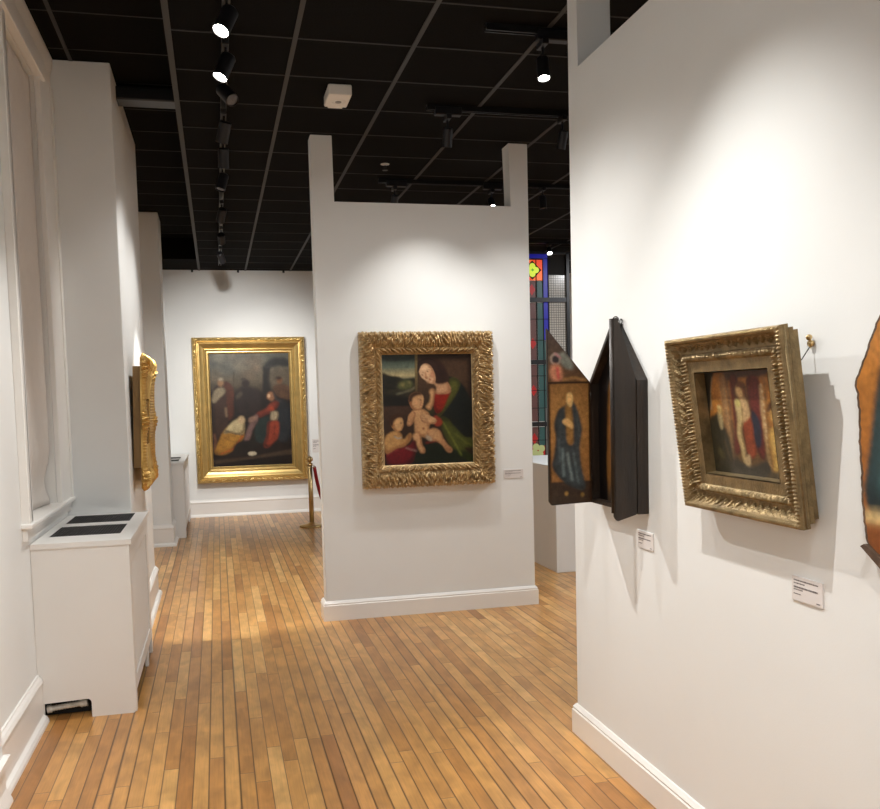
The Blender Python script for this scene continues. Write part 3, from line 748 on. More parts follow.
# ---- cut-out icon at the right edge
def paint_icon():
    c = Canvas(0, 0, 300, 430, 190); c.fill((168, 112, 52))
    c.vgrad(0, 0, 300, 430, [(0, (150, 100, 46)), (200, (176, 118, 56)), (430, (120, 66, 30))], 1)
    c.ell(150, 105, 52, 56, (196, 142, 66), 3); c.ell(150, 105, 46, 50, (170, 114, 54), 3)
    c.poly([(96, 130), (110, 70), (150, 48), (190, 70), (206, 130), (244, 190), (268, 300), (262, 372), (150, 380), (34, 372), (32, 290), (52, 190)], (40, 62, 68), 2.5, hi=(12, 10, (22, 34, 40)))
    c.ell(150, 108, 26, 34, (196, 150, 104), 4, hi=(8, 6, (150, 104, 66)))
    for a, b in (((64, 210), (48, 350)), ((84, 180), (70, 350)), ((110, 190), (104, 360)), ((210, 200), (226, 350))): c.line([a, b], 6, (58, 92, 96), 4, .8)
    c.poly([(120, 180), (180, 176), (200, 260), (176, 330), (118, 320)], (140, 50, 40), 5)
    c.poly([(40, 372), (262, 372), (262, 386), (40, 386)], (196, 176, 130), 4)
    c.noise(.08, 31, 1); c.noise(.08, 32, 5)
    return c

# ------------------------------------------------------------------ framed pictures
def canvas_obj(t, cv, w, h, z0, y, name='canvas'):
    return picture_mesh(name, cv, t, lambda u, v: ((u - .5) * w, y, z0 + (1 - v) * h))

# centre picture, front faces -Y
CW, CH, CB = .966, 1.095, .158
t = thing('framed_painting', 'painting of a woman with two children in a carved gilt frame', 'painting', (1.4615, CY - .004, .929))
prof = interp([(0, .055), (.006, .075), (.02, .088), (.05, .092), (.085, .084), (.104, .066), (.112, .060), (.116, .072), (.13, .076), (.148, .058), (.152, .05), (CB, .046)])
def orn_c(s, t):
    sg = 1 if s > 0 else -1; s_ = abs(s)
    if t < .108:
        k = t / .108
        env = math.sin(PI * min(1, max(0, k * .93 + .06))) ** .5
        big = abs(math.sin(PI * (s_ / .052 + .75 * math.sin(PI * k * .9) + .2 * math.sin(s_ * 23)))) - .55
        mid = math.sin(2 * PI * (s_ / .024 - 1.7 * k) + 1.8 * math.sin(2 * PI * s_ / .104 + 3 * k))
        fin = math.sin(2 * PI * (s_ / .0125 + 2.6 * k) + 2.2 * math.sin(2 * PI * (k * 1.3 + s_ / .07)))
        roll = math.sin(2 * PI * (k * 1.9 + .25 * math.sin(2 * PI * s_ / .052)))
        return (.012 * big + .006 * mid + .0035 * fin + .005 * roll) * env, (.005 * big + .003 * mid) * max(0, 1 - k * 4)
    k = (t - .112) / .036
    if 0 < k < 1:
        return .009 * math.sin(2 * PI * (s_ / .036 + k * 1.1) + .7 * math.sin(2 * PI * s_ / .09)) * math.sin(PI * k) ** .6 + .002 * math.sin(2 * PI * s_ / .011), 0
    return 0, 0
obj('frame', frame_mesh(CW, CH, prof, CB, orn_c, 330, 60), M['gold_carved'], t)
canvas_obj(t, paint_centre(), CW - 2 * CB + .02, CH - 2 * CB + .02, CB - .01, -.040)
bm = NB(); box(bm, -CW / 2 + .03, CW / 2 - .03, -.034, -.0, .03, CH - .03); obj('backing_board', bm, M['backwood'], t)

# far picture
FW, FH, FB = 1.515, 1.99, .222
t = thing('framed_painting', 'largest painting, a crowd of robed figures in a broad gold frame', 'painting', (.462, YF - .004, .468))
prof = interp([(0, .06), (.008, .095), (.03, .115), (.05, .118), (.058, .10), (.066, .098), (.075, .108), (.09, .106), (.12, .085), (.15, .07), (.158, .078), (.168, .080), (.178, .07), (.19, .062), (.205, .064), (.215, .05), (FB, .045)])
def orn_f(s, t):
    if .008 < t < .052:
        k = (t - .008) / .044; sg = 1 if s > 0 else -1
        return .007 * math.sin(2 * PI * (s / .075 + sg * k * .8)) * math.sin(PI * k) + .003 * math.sin(2 * PI * (s / .025 - sg * k)) * math.sin(PI * k), 0
    return 0, 0
obj('frame', frame_mesh(FW, FH, prof, FB, orn_f, 110, 40), M['gold_bright'], t)
canvas_obj(t, paint_far(), FW - 2 * FB + .02, FH - 2 * FB + .02, FB - .01, -.038)
bm = NB(); box(bm, -FW / 2 + .04, FW / 2 - .04, -.032, 0, .04, FH - .04); obj('backing_board', bm, M['backwood'], t)

# right picture, on the right partition, top leaning out. local front -Y -> world -X : rotate z by -90deg
TW, TH, TB = .615, .545, .115
tilt = math.radians(7.5)
def wall_frame_matrix(loc, rz, tl):
    # tl>0 : top leans towards the viewer side (local -Y)
    return Matrix.Translation(loc) @ Matrix.Rotation(rz, 4, 'Z') @ Matrix.Rotation(tl, 4, 'X')
t = thing('framed_painting', 'worn panel painting in a deep antique gilt frame leaning forward on the right wall', 'painting')
t.matrix_world = wall_frame_matrix((1.5535, 2.3875, 1.186), -PI / 2, tilt)
prof = interp([(0, .062), (.002, .069), (.008, .0725), (.015, .071), (.019, .060), (.034, .044), (.049, .035), (.051, .036), (.055, .046), (.063, .050), (.076, .045), (.082, .033), (.086, .037), (.096, .029), (.104, .016), (.108, .010), (TB, .007)])
def orn_r(s, t):
    if t < .02:
        k = t / .02; return .0028 * math.sin(2 * PI * s / .0105) * math.sin(PI * k), 0
    if .020 < t < .054:
        k = (t - .020) / .034; s_ = abs(s); e = math.sin(PI * k) ** .7
        return e * (.0055 * math.sin(2 * PI * (s_ / .034 + .6 * math.sin(PI * k))) + .003 * math.sin(2 * PI * (s_ / .013 + k * 2.3)) + .002 * math.sin(2 * PI * (s_ / .0085 - k * 3) + 2 * math.sin(s_ * 140))), 0
    if .054 < t < .082:
        k = (t - .054) / .028; return (.006 * abs(math.sin(2 * PI * s / .036)) - .0045 * math.sin(2 * PI * (s / .0115) + 3 * k)) * math.sin(PI * k), 0
    if t > .112: return .0008 * math.sin(2 * PI * s / .008), 0
    return 0, 0
obj('frame', frame_mesh(TW, TH, prof, TB, orn_r, 420, 60, back=.040), M['gold_old'], t)
# stepped moulded sides: two grooves and the rear section
bm = NB()
pr = [(.0, .018), (.012, .020), (.018, .026), (.010, .034), (.010, .040)]
for d0, d1, ins in ((.0, .013, .018), (.013, .019, .026), (.019, .032, .010), (.032, .041, .018)):
    q = TB - .004
    for x0_, x1_, z0_, z1_ in ((-TW / 2 + ins, -TW / 2 + q, ins, TH - ins), (TW / 2 - q, TW / 2 - ins, ins, TH - ins), (-TW / 2 + q, TW / 2 - q, ins, q), (-TW / 2 + q, TW / 2 - q, TH - q, TH - ins)):
        box(bm, x0_, x1_, -d1, -d0, z0_, z1_)
obj('frame_back_section', bm, M['gold_old'], t)
for sx in (-1, 1):
    bm = NB(); cyl(bm, (sx * (TW / 2 - .003), -.052, .004), (sx * (TW / 2 - .003), -.052, TH - .004), .005, n=12)
    obj('side_bead', bm, M['gold_old'], t, True)
cvr = paint_right()
picture_mesh('canvas', cvr, t, lambda u, v: ((u - .5) * (TW - 2 * TB + .012), -.0065, TB - .006 + (1 - v) * (TH - 2 * TB + .012)))
# hook and wire
h = thing('picture_hook', 'small brass hook on the right wall holding the wire of the leaning painting', 'hook', (1.555, 2.131, 1.672))
bm = NB(); cyl(bm, (0, 0, .0), (-.012, 0, .0), .008, .009, 12); cyl(bm, (-.012, 0, .012), (-.0125, 0, .012), .003, n=8)
bmesh.ops.create_uvsphere(bm, u_segments=12, v_segments=8, radius=.0085, matrix=Matrix.Translation((-.012, 0, .016)))
obj('hook_head', bm, M['brass'], h, True)
bm = NB(); tube(bm, [(0, 0, 0), (-.008, 0, -.012), (-.014, 0, -.004)], .002, 8); obj('hook_shank', bm, M['brass'], h, True)
bm = NB(); inv = t.matrix_world.inverted()
p0 = inv @ Vector((1.546, 2.131, 1.664)); p1 = Vector((TW / 2 - .05, -.001, TH - .12))
tube(bm, [p0, p0.lerp(p1, .5) + Vector((0, 0, -.004)), p1], .0016, 6); o = obj('hanging_wire', bm, M['iron'], t, True)

# rococo frame on the pier, front faces +X, top leaning out
GW, GH, GB = .86, .85, .27
t = thing('framed_painting', 'rococo gilt frame with shell ornaments on the left pier, seen almost edge-on', 'painting')
t.matrix_world = wall_frame_matrix((-.544, 6.15 + GW / 2, 1.02), PI / 2, math.radians(1.8))
prof = interp([(0, .062), (.01, .078), (.03, .086), (.05, .078), (.08, .072), (.11, .080), (.15, .074), (.2, .07), (GB, .066)])
def orn_g(s, t):
    k = min(1, t / .15)
    c = math.exp(-((abs(s) - .36) / .07) ** 2) + math.exp(-(s / .06) ** 2)
    fl = math.sin(2 * PI * (s / .03 + 2 * k)) * .5 + math.sin(2 * PI * (s / .013 - k * 3)) * .3
    return c * (.022 * math.sin(PI * min(1, k * 1.4)) * (1 + .6 * fl)) + .002 * math.sin(2 * PI * s / .02), c * .022 * max(0, 1 - 3 * k) * (1 + .5 * fl)
obj('frame', frame_mesh(GW, GH, prof, GB, orn_g, 240, 34, back=.05), M['gold'], t)
bm = NB(); box(bm, -GW / 2 + .04, GW / 2 - .04, -.052, -.001, .13, GH - .06); o = obj('shadow_box', bm, M['brownbox'], t); o['label'] = 'plain brown box side behind the gilt frame'
bm = NB(); box(bm, -GW / 2 + GB - .01, GW / 2 - GB + .01, -.062, -.053, GB - .01, GH - GB + .01); obj('canvas', bm, simple('dark_picture', (.12, .07, .025), .9, spec=0.), t)

# ------------------------------------------------------------------ open shrine / triptych on the right partition
YN, YS, XFr = 3.091, 3.530, 1.510      # near side, far side, front plane
ZB, ZS, ZP = 1.100, 1.600, 1.826       # bottom, shoulder, peak
YM = (YN + YS) / 2
t = thing('folding_shrine', 'dark wooden gabled shrine with two open painted shutters hanging on the right wall', 'triptych', (1.555, YM, ZB))
a = (YS - YN) / 2
def house(k=0., zb=0.): return [(-a + k, zb + k), (a - k, zb + k), (a - k, ZS - ZB - k * .4), (0, ZP - ZB - k * 1.3), (-a + k, ZS - ZB - k * .4)]
bm = NB()
out = house(); inn = house(.016)
D0, D1 = 0., -(1.555 - XFr)
for q in range(5):
    p, r_ = out[q], out[(q + 1) % 5]; pi_, ri = inn[q], inn[(q + 1) % 5]
    vs = [bm.verts.new((x, u, v)) for x in (D0, D1) for u, v in (p, r_, ri, pi_)]
    for f in ((0, 1, 2, 3), (7, 6, 5, 4), (0, 4, 5, 1), (1, 5, 6, 2), (2, 6, 7, 3), (3, 7, 4, 0)): bm.faces.new([vs[i] for i in f])
obj('case', bm, M['darkwood'], t)
bm = NB(); prism(bm, house(.002), 'x', -.001, -.010); obj('case_back', bm, M['darkwood'], t)
cvs = paint_shrine()
def shr_shape(v):
    # v from top: gable narrows
    zt = ZP - ZB - .02; z = zt * (1 - v)
    if z > ZS - ZB: 
        w = .46 * max(.02, (zt - z) / (zt - (ZS - ZB)))
    else: w = .46
    return .5 - w, .5 + w
o = picture_mesh('inner_painting', cvs, t, lambda u, v: (-.0115, (u - .5) * 2 * (-a), (ZP - ZB - .02) * (1 - v) + .004), shape=shr_shape)
def shutter_bm(x0, x1, y0, y1, free_high=True, corner=.012):
    """half-house door from hinge x0 to free edge x1, thickness y0..y1"""
    s = 1 if x1 > x0 else -1
    poly = [(x0, 0.002), (x1 - s * corner, -.004), (x1, corner), (x1, ZP - ZB), (x0, ZS - ZB)]
    bm = NB(); prism(bm, poly, 'y', y0, y1); bmesh.ops.bevel(bm, geom=bm.edges[:], offset=.002, segments=1, affect='EDGES'); return bm
w = .19
# far shutter, opened square to the wall, painted face towards the viewer
fx0, fx1 = D1 - .001, D1 - w
o = obj('shutter', shutter_bm(fx0, fx1, a - .014, a), M['darkwood'], t); o['label'] = 'far shutter with a painted robed figure'
cvd = paint_shutter()
def shut_shape(v):
    z = (1 - v) * (ZP - ZB)
    if z > ZS - ZB: return 0., max(.01, (ZP - ZB - z) / (ZP - ZS))
    return 0., 1.
picture_mesh('shutter_painting', cvd, o, lambda u, v: (fx1 + .003 + u * (w - .006), a - .0155, max(.002, (1 - v) * (ZP - ZB - .006))), shape=shut_shape)
# near shutter, back towards the viewer
nx1 = 1.418 - 1.555
bm = NB()
zlow = -.022
poly = [(D1 - .002, .0), (nx1 + .012, zlow), (nx1, zlow + .014), (nx1, ZP - ZB), (nx1 + .02, ZP - ZB + .004), (D1 - .002, ZS - ZB + .004)]
prism(bm, poly, 'y', -a, -a + .018); bmesh.ops.bevel(bm, geom=bm.edges[:], offset=.003, segments=2, affect='EDGES')
o = obj('shutter', bm, M['darkwood'], t); o['label'] = 'near shutter, bare worn back towards the room'
bm = NB(); cyl(bm, (nx1 + .002, -a + .016, zlow + .03), (nx1 + .002, -a + .016, ZP - ZB), .009, n=12); obj('edge_bead', bm, M['darkwood'], o, True)
for z in (.09, ZS - ZB - .07):
    for yy in (-a + .02, a - .02):
        bm = NB(); cyl(bm, (D1 - .003, yy, z), (D1 - .003, yy, z + .03), .004, n=8)
        obj('hinge', bm, M['iron'], t, True)
def ring(bm, c, R, r, axis):
    pts = []
    for k in range(25):
        an = 2 * PI * k / 24
        pts.append(Vector(c) + (Vector((math.cos(an) * R, 0, math.sin(an) * R)) if axis == 'y' else Vector((0, math.cos(an) * R, math.sin(an) * R))))
    return tube(bm, pts, r, 8)
bm = NB(); ring(bm, (-.024, 0, ZP - ZB + .014), .012, .0022, 'y'); ring(bm, (-.006, -.008, ZP - ZB + .006), .010, .0022, 'x'); ring(bm, (-.006, -.012, ZP - ZB - .012), .008, .002, 'y')
o = obj('hanging_rings', bm, M['iron'], t, True)

# ------------------------------------------------------------------ icon at the right edge
t = thing('panel_icon', 'irregular old wooden icon with a blue robed figure, cut by the right picture edge', 'painting', (1.555, 1.62, 1.135))
zt = .88
Lp = [(0, .20), (.02, .235), (.036, .262), (.06, .272), (.10, .278), (.23, .290), (.30, .294), (.40, .302), (.42, .310), (.44, .306), (.50, .274), (.57, .236), (.70, .150), (.80, .07), (zt, .0)]
lf = interp(Lp)
def jag(z, k): return .0014 * math.sin(z * 47 + k) + .0012 * math.sin(z * 131 + 2 * k) + .001 * math.sin(z * 290 + k)
zs = [zt * i / 90 for i in range(91)]
poly = [(max(.001, lf(z) + jag(z, 1)), z) for z in zs] + [(-max(.001, lf(z) + jag(z, 4)), z) for z in zs[::-1]]
bm = NB(); prism(bm, poly, 'x', -.0002, -.028); obj('board', bm, M['panelwood'], t)
bm = NB(); prism(bm, [(.265, .035), (.278, .028), (.20, -.022), (-.20, -.022), (-.278, .028), (-.265, .035), (-.20, .004), (.20, .004)], 'x', -.036, -.002); obj('lower_batten', bm, M['panelwood'], t)
cvi = paint_icon()
def ic_shape(v):
    z = (1 - v) * zt; a0 = lf(z) + jag(z, 1) - .010; b0 = lf(z) + jag(z, 4) - .010
    return .5 - max(.002, a0) / .64, .5 + max(.002, b0) / .64
picture_mesh('painted_face', cvi, t, lambda u, v: (-.0295, -(u - .5) * .64, (1 - v) * zt), shape=ic_shape, nu=150, nv=220)

# ------------------------------------------------------------------ wall labels
def wall_label(loc, rz, w, h, label, seed):
    t = thing('wall_label', label, 'label', loc, (0, 0, rz), group='text labels beside the paintings')
    bm = NB(); box(bm, -w / 2, w / 2, -.005, 0, 0, h, .0008); obj('card', bm, M['label'], t)
    rnd = random.Random(seed); bm = NB()
    rows = [(.84, .80, 1.3), (.72, .36, 1.1), (.56, .78, 1.5), (.46, .30, .9), (.28, .24, .9)]
    for zf, wf, th in rows:
        x = -w / 2 + .07 * w; xe = x + wf * w
        while x < xe:
            l = rnd.uniform(.02, .05) * w; tb = h * .022 * th * rnd.uniform(.8, 1.2)
            box(bm, x, min(x + l, xe), -.0056, -.0049, h * zf - tb, h * zf + tb); x += l + w * .012
    box(bm, w * .32, w * .43, -.0056, -.0049, h * .10, h * .14)
    obj('lettering', bm, M['ink'], t)
    return t
wall_label((1.555, 2.148, .963), -PI / 2, .133, .068, 'white text label on the right wall below the leaning gilt-framed painting', 1)
wall_label((1.555, 3.116, .963), -PI / 2, .126, .066, 'white text label on the right wall below the dark folding shrine', 2)
wall_label((2.105, CY, .951), 0, .15, .066, 'white text label on the centre partition right of the carved frame', 3)
wall_label((1.365, YF, .835), 0, .15, .19, 'grey text label on the far wall beside the largest painting', 4)

# ------------------------------------------------------------------ stanchion and rope
t = thing('rope_stanchion', 'brass post with ball top and round base standing before the far wall', 'stanchion', (1.095, 11.3, 0), group='brass rope posts')
bm = NB(); lathe(bm, [(.155, 0), (.157, .012), (.15, .022), (.10, .030), (.05, .038), (.034, .05), (.03, .055)]); obj('base', bm, M['brass'], t, True)
bm = NB(); cyl(bm, (0, 0, .05), (0, 0, .775), .029, n=24); obj('post', bm, M['brass'], t, True)
bm = NB(); lathe(bm, [(.029, .765), (.036, .77), (.036, .785), (.02, .792), (.016, .805)]); bmesh.ops.create_uvsphere(bm, u_segments=20, v_segments=14, radius=.040, matrix=Matrix.Translation((0, 0, .838))); obj('finial', bm, M['brass'], t, True)
bm = NB(); ring(bm, (.04, 0, .745), .016, .004, 'y'); obj('rope_ring', bm, M['brass'], t, True)
dup(t, 'brass rope post hidden behind the centre partition', (1.56, 12.5, 0))
bm = NB(); pts = []
x0_, x1_ = 1.15, 1.53
for k in range(31):
    u = k / 30; x = x0_ + (x1_ - x0_) * u; z = .735 - 4 * .50 * u * (1 - u); pts.append((x, 11.31 + 1.14 * u, z))
tube(bm, pts, .022, 12); tag(obj('barrier_rope', bm, M['red_rope'], smooth=True), 'red velvet rope sagging from the brass stanchion', 'rope')

# ------------------------------------------------------------------ tracks and spotlights
def track(x0, x1, y0, y1, label, z=H1):
    if abs(x1 - x0) > abs(y1 - y0): loc = ((x0 + x1) / 2, y0, z)
    else: loc = (x0, (y0 + y1) / 2, z)
    t = thing('lighting_track', label, 'lighting track', loc, group='black lighting tracks under the ceiling')
    hx, hy = abs(x1 - x0) / 2, abs(y1 - y0) / 2; along_x = hx > hy; w = .0175
    bm = NB()
    if along_x:
        box(bm, -hx, hx, -w, w, -.012, 0); box(bm, -hx, hx, -w, -w + .007, -.034, -.012); box(bm, -hx, hx, w - .007, w, -.034, -.012)
    else:
        box(bm, -w, w, -hy, hy, -.012, 0); box(bm, -w, -w + .007, -hy, hy, -.034, -.012); box(bm, w - .007, w, -hy, hy, -.034, -.012)
    obj('rail', bm, M['rail'], t)
    return t
def feed(t, x, y, along_x=True):
    bm = NB(); l, w = (.085, .026)
    if not along_x: l, w = w, l
    box(bm, x - l, x + l, y - w, y + w, -.062, -.013, .004); obj('feed_box', bm, M['black'], t)
main = track(.115, .115, -1.6, 12.2, 'long black lighting track running down the left ceiling')
t1 = track(1.35, 3.2, 4.37, 4.37, 'short black lighting track nearest the camera at upper right'); feed(t1, 1.70 - 2.275, 0)
t2 = track(1.34, 3.2, 5.60, 5.60, 'middle black lighting track above the centre partition'); feed(t2, 1.475 - 2.27, 0)
t3 = track(1.37, 4.6, 7.50, 7.50, 'farthest black cross track behind the centre partition'); feed(t3, 1.52 - 2.985, 0); feed(t3, 2.35 - 2.985, 0)
SP = []
def spot(loc, target, label, power=60, angle=60, blend=.6, lens='on', stem=.055, col=(1, .985, .95), r=.031, ln=.115, group='black track spotlights', rad=.025):
    """loc = point on the underside of the track; head hangs below on a stem and turns to the target"""
    x, y, z = loc
    t = thing('track_spotlight', label, 'spotlight', (x, y, z), group=group)
    bm = NB(); box(bm, -.016, .016, -.05, .05, -.030, 0, .003); obj('adaptor', bm, M['black'], t)
    bm = NB(); cyl(bm, (0, 0, -.028), (0, 0, -.03 - stem), .007, n=12); obj('stem', bm, M['black'], t)
    piv = Vector((0, 0, -.03 - stem - .02))
    d = (Vector(target) - Vector(loc) - piv).normalized()
    T = Matrix.Translation(piv) @ d.to_track_quat('Z', 'Y').to_matrix().to_4x4()
    bm = NB(); lathe(bm, [(.012, -.045), (r * .8, -.044), (r, -.036), (r, ln - .045), (r * .93, ln - .045), (r * .93, ln - .062), (.0, ln - .062)], 26, T, False); obj('lamp_head', bm, M['black'], t)
    bm = NB(); lathe(bm, [(r * .92, ln - .054), (r * .6, ln - .050), (.002, ln - .048)], 26, T, False)
    o = obj('lens', bm, M[{'on': 'lens_on', 'dim': 'lens_dim', 'off': 'lens_off'}[lens]], t, True)
    if power:
        ld = bpy.data.lights.new('spot_beam', 'SPOT'); ld.energy = power; ld.spot_size = math.radians(angle); ld.spot_blend = blend
        ld.shadow_soft_size = rad; ld.color = col
        lo = bpy.data.objects.new('spot_beam', ld); COL.objects.link(lo); lo.parent = t
        lo.matrix_local = Matrix.Translation(piv + d * (ln - .03)) @ (-d).to_track_quat('Z', 'Y').to_matrix().to_4x4()
    return t
ZT = H1 - .034
X = .115
PW = 1.0
for y, tg, pw, an, bl, ln_, lab in [
    (1.6, (-.9, 3.2, 1.2), 160, 70, 1, 'on', 'black spotlight on the long track above the camera'),
    (2.55, (1.555, 3.9, .9), 45, 46, 1, 'on', 'black spotlight on the long track, turned to the folding shrine'),
    (4.17, (-.9, 3.2, .9), 120, 60, 1, 'on', 'nearest visible bright spotlight of the long track, aimed left'),
    (4.72, (-.9, 4.2, .9), 110, 56, 1, 'on', 'second bright spotlight of the long track, aimed left'),
    (5.16, (1.45, 3.2, 1.15), 240, 60, 1, 'off', 'third spotlight of the long track, tilted right towards the shrine'),
    (5.82, (-.545, 7.0, .5), 65, 105, 1, 'off', 'fourth spotlight of the long track, turned to the rococo frame'),
    (6.42, (.0, 7.6, 0), 240, 58, .25, 'on', 'fifth spotlight of the long track, glowing and pointing down'),
    (7.12, (-.545, 6.6, .9), 45, 95, 1, 'off', 'sixth spotlight of the long track with a thin lit rim'),
    (8.35, (-.5, 9.9, 1.0), 60, 80, 1, 'off', 'seventh spotlight of the long track'),
    (9.55, (.30, 12.8, 1.5), 320, 72, 1, 'off', 'eighth spotlight of the long track, turned to the far wall'),
    (10.75, (.9, 12.8, 1.3), 110, 80, 1, 'off', 'last spotlight of the long track before the far wall')]:
    spot((X, y, ZT), tg, lab, pw, an, bl, ln_, r=.037, ln=.13)
track(.60, .60, -1.5, 3.80, 'black lighting track above the viewer, parallel to the long one')
for y, tg, pw, lab in [
    (-.4, (1.555, .2, 1.2), 60, 'added fill spotlight of the track above the viewer, farthest back'),  # unseen spotlight added behind the camera for bounce light
    (.8, (1.555, 1.2, .7), 90, 'spotlight of the track above the viewer, turned to the wooden icon'),
    (2.5, (1.555, 2.3, .65), 145, 'spotlight of the track above the viewer, turned to the leaning painting'),
    (3.15, (1.46, 6.345, 1.0), 75, 'added fill spotlight above the viewer, turned to the centre partition'),  # unseen fill lamp added to brighten the centre partition
    (3.68, (1.555, 3.15, .65), 50, 'spotlight of the track above the viewer, last in the row')]:
    spot((.60, y, ZT), tg, lab, pw, 76, 1, 'on', rad=.012)
spot((1.645, 4.37, ZT - .028), (1.60, 3.6, 0), 'bright spotlight hanging from the nearest cross track at upper right', 70, 80, 1, 'on', .07)
spot((1.47, 5.60, ZT - .028), (1.46, 6.32, 1.2), 'left dark spotlight of the middle cross track', 66, 84, 1, 'off', .07)
spot((2.235, 5.60, ZT - .001), (2.0, 6.3, 1.0), 'right dark spotlight of the middle cross track beside the right wall', 42, 84, 1, 'off', .08)
spot((1.50, 7.50, ZT - .029), (1.2, 9.0, 0), 'left spotlight of the farthest cross track', 50, 90, 1, 'dim', .06)
spot((2.34, 7.50, ZT - .029), (2.25, 6.7, 2.3), 'glowing spotlight just above the top edge of the centre partition', 12, 90, 1, 'on', .06)
spot((2.80, 7.50, ZT), (2.9, 7.0, 0), 'right spotlight of the farthest cross track beside the right leg', 60, 90, 1, 'off', .06)
# lamp by the stained glass
t4 = track(3.3, 5.2, 10.2, 10.2, 'short black track before the stained glass panel')
spot((3.88, 10.2, ZT), (3.6, 8.5, .6), 'small bright spotlight in front of the stained glass panel', 14, 90, 1, 'on', .03, ln=.09)
# black duct under the raised ceiling strip at left
bm = NB(); box(bm, P1[0] - .01, XD + .02, 6.26, 6.42, H2 - .115, H2 - .03, .01, 2)
tag(obj('ceiling_bar', bm, M['black']), 'short black bar below the dark ceiling beside the top of the left pier', 'bar')

# ------------------------------------------------------------------ ceiling device and sprinkler
t = thing('ceiling_sensor', 'square white sensor box fixed to the dark ceiling', 'sensor', (.765, 5.45, H1))
bm = NB(); box(bm, -.068, .068, -.125, .105, -.062, 0, .008, 3); box(bm, -.045, .045, .10, .125, -.062, -.030, .004); obj('housing', bm, M['white_plastic'], t)
bm = NB(); lathe(bm, [(.048, -.0615), (.046, -.067), (.034, -.066), (.03, -.062)], 28, Matrix.Translation((.004, .0, 0)), False); obj('lens_ring', bm, M['white_plastic'], t, True)
bm = NB(); lathe(bm, [(.018, -.0615), (.018, -.067), (.004, -.069)], 20, Matrix.Translation((.004, .0, 0))); obj('sensor_lens', bm, simple('sensor_grey', (.35, .33, .31), .4), t, True)
t = thing('fire_sprinkler', 'small pale sprinkler head in the dark ceiling above the centre partition', 'sprinkler', (1.341, 7.04, H1))
bm = NB(); lathe(bm, [(.034, .003), (.034, -.004), (.018, -.008), (.012, -.008)], 24); obj('escutcheon', bm, simple('dull_chrome', (.55, .52, .48), .4, metal=.5), t, True)
bm = NB(); cyl(bm, (0, 0, -.013), (0, 0, -.045), .009, n=12); lathe(bm, [(.022, -.045), (.022, -.049)], 16); obj('sprinkler_head', bm, M['iron'], t)
for i, (x, w_) in enumerate(((-.248, 'left'), (.36, 'middle'), (.975, 'right'))):
    bm = NB(); box(bm, -.014, .014, -.02, 0, -.03, 0, .003); box(bm, -.006, .006, -.03, -.02, -.03, -.012)
    o = obj('rail_clip', bm, M['black']); o.location = (x, YF - .0, H1 - .001); tag(o, 'tiny dark clip at the top edge of the far wall, %s one of three' % w_, 'clip', 'clips along the top of the far wall')

# ------------------------------------------------------------------ stained glass panel
GX0, GX1, GY, GZ0, GZ1 = 3.45, 4.31, 10.7, .55, 3.315
t = thing('stained_glass_panel', 'tall stained glass panel with red and blue borders in a black frame beyond the partitions', 'stained glass', ((GX0 + GX1) / 2, GY, 0))
gx = (GX0 + GX1) / 2
bm = NB()
box(bm, GX0 - gx - .03, GX0 - gx, -.03, .03, 0, GZ1); box(bm, GX1 - gx - .03, GX1 - gx + .01, -.03, .03, 0, GZ1)
box(bm, GX0 - gx, GX1 - gx, -.03, .03, GZ1 - .02, GZ1 + .01); box(bm, GX0 - gx, GX1 - gx, -.03, .03, GZ0 - .04, GZ0)
for z in (2.735, 1.97, 1.2): box(bm, GX0 - gx, GX1 - gx, -.022, .0, z - .028, z + .028)
obj('frame', bm, M['black'], t)
def gl(name, col, e): return emis(name, col, e, tuple(c * .6 for c in col))  # panes emit to stand in for light coming through from behind
G = dict(red=gl('red_glass', (.85, .07, .02), .75), orange=gl('orange_glass', (.95, .16, .03), .8), blue=gl('blue_glass', (.008, .008, .30), .5), yel=gl('yellow_glass', (.62, .75, .06), .8), green=gl('green_glass', (.18, .5, .03), .5),
         teal=gl('teal_glass', (.03, .085, .08), .4), pink=gl('rose_glass', (.11, .045, .04), .4), grey=gl('grey_glass', (.12, .12, .11), .4), dred=gl('deep_red_glass', (.32, .012, .012), .6), dgreen=gl('pale_green_glass', (.45, .50, .22), .4))
def pane(poly, m, y=.006, name='glass_piece'):
    bm = NB(); prism(bm, [(x - gx, z) for x, z in poly], 'y', y, y + .006); return obj(name, bm, G[m], t)
R_ = lambda x0, x1, z0, z1: [(x0, z0), (x1, z0), (x1, z1), (x0, z1)]
bx0, bx1 = 3.985, 4.045
pane(R_(bx0 + .003, bx1, 2.24, 3.24), 'blue'); pane(R_(3.55, bx1, 3.245, 3.295), 'blue')
pane(R_(bx0 + .003, bx1, 1.4, 2.235), 'teal'); pane(R_(bx0 + .003, bx1, .8, 1.395), 'grey')
# red square corner with yellow-green quatrefoil in a black diamond
cxs, czs, hs = 3.845, 3.10, .125
pane(R_(cxs - hs, cxs + hs + .012, czs - hs, czs + hs), 'orange')
pane([(cxs - hs, czs - hs), (cxs, czs - hs), (cxs - hs, czs)], 'red', .003); pane([(cxs + hs, czs + hs), (cxs, czs + hs), (cxs + hs, czs)], 'red', .003)
bm = NB(); prism(bm, [(cxs - gx - .118, czs), (cxs - gx, czs - .118), (cxs - gx + .118, czs), (cxs - gx, czs + .118)], 'y', 0, .005); obj('lead_came', bm, M['dark'], t)
def petal(cx, cz, an, r, mt, y):
    pts = []
    for k in range(16):
        q = 2 * PI * k / 16; pts.append((cx + r * .62 * math.cos(an) + r * .52 * math.cos(q), cz + r * .62 * math.sin(an) + r * .52 * math.sin(q)))
    pane(pts, mt, y)
for k in range(4): petal(cxs, czs, PI / 2 * k, .075, 'yel', -.006)
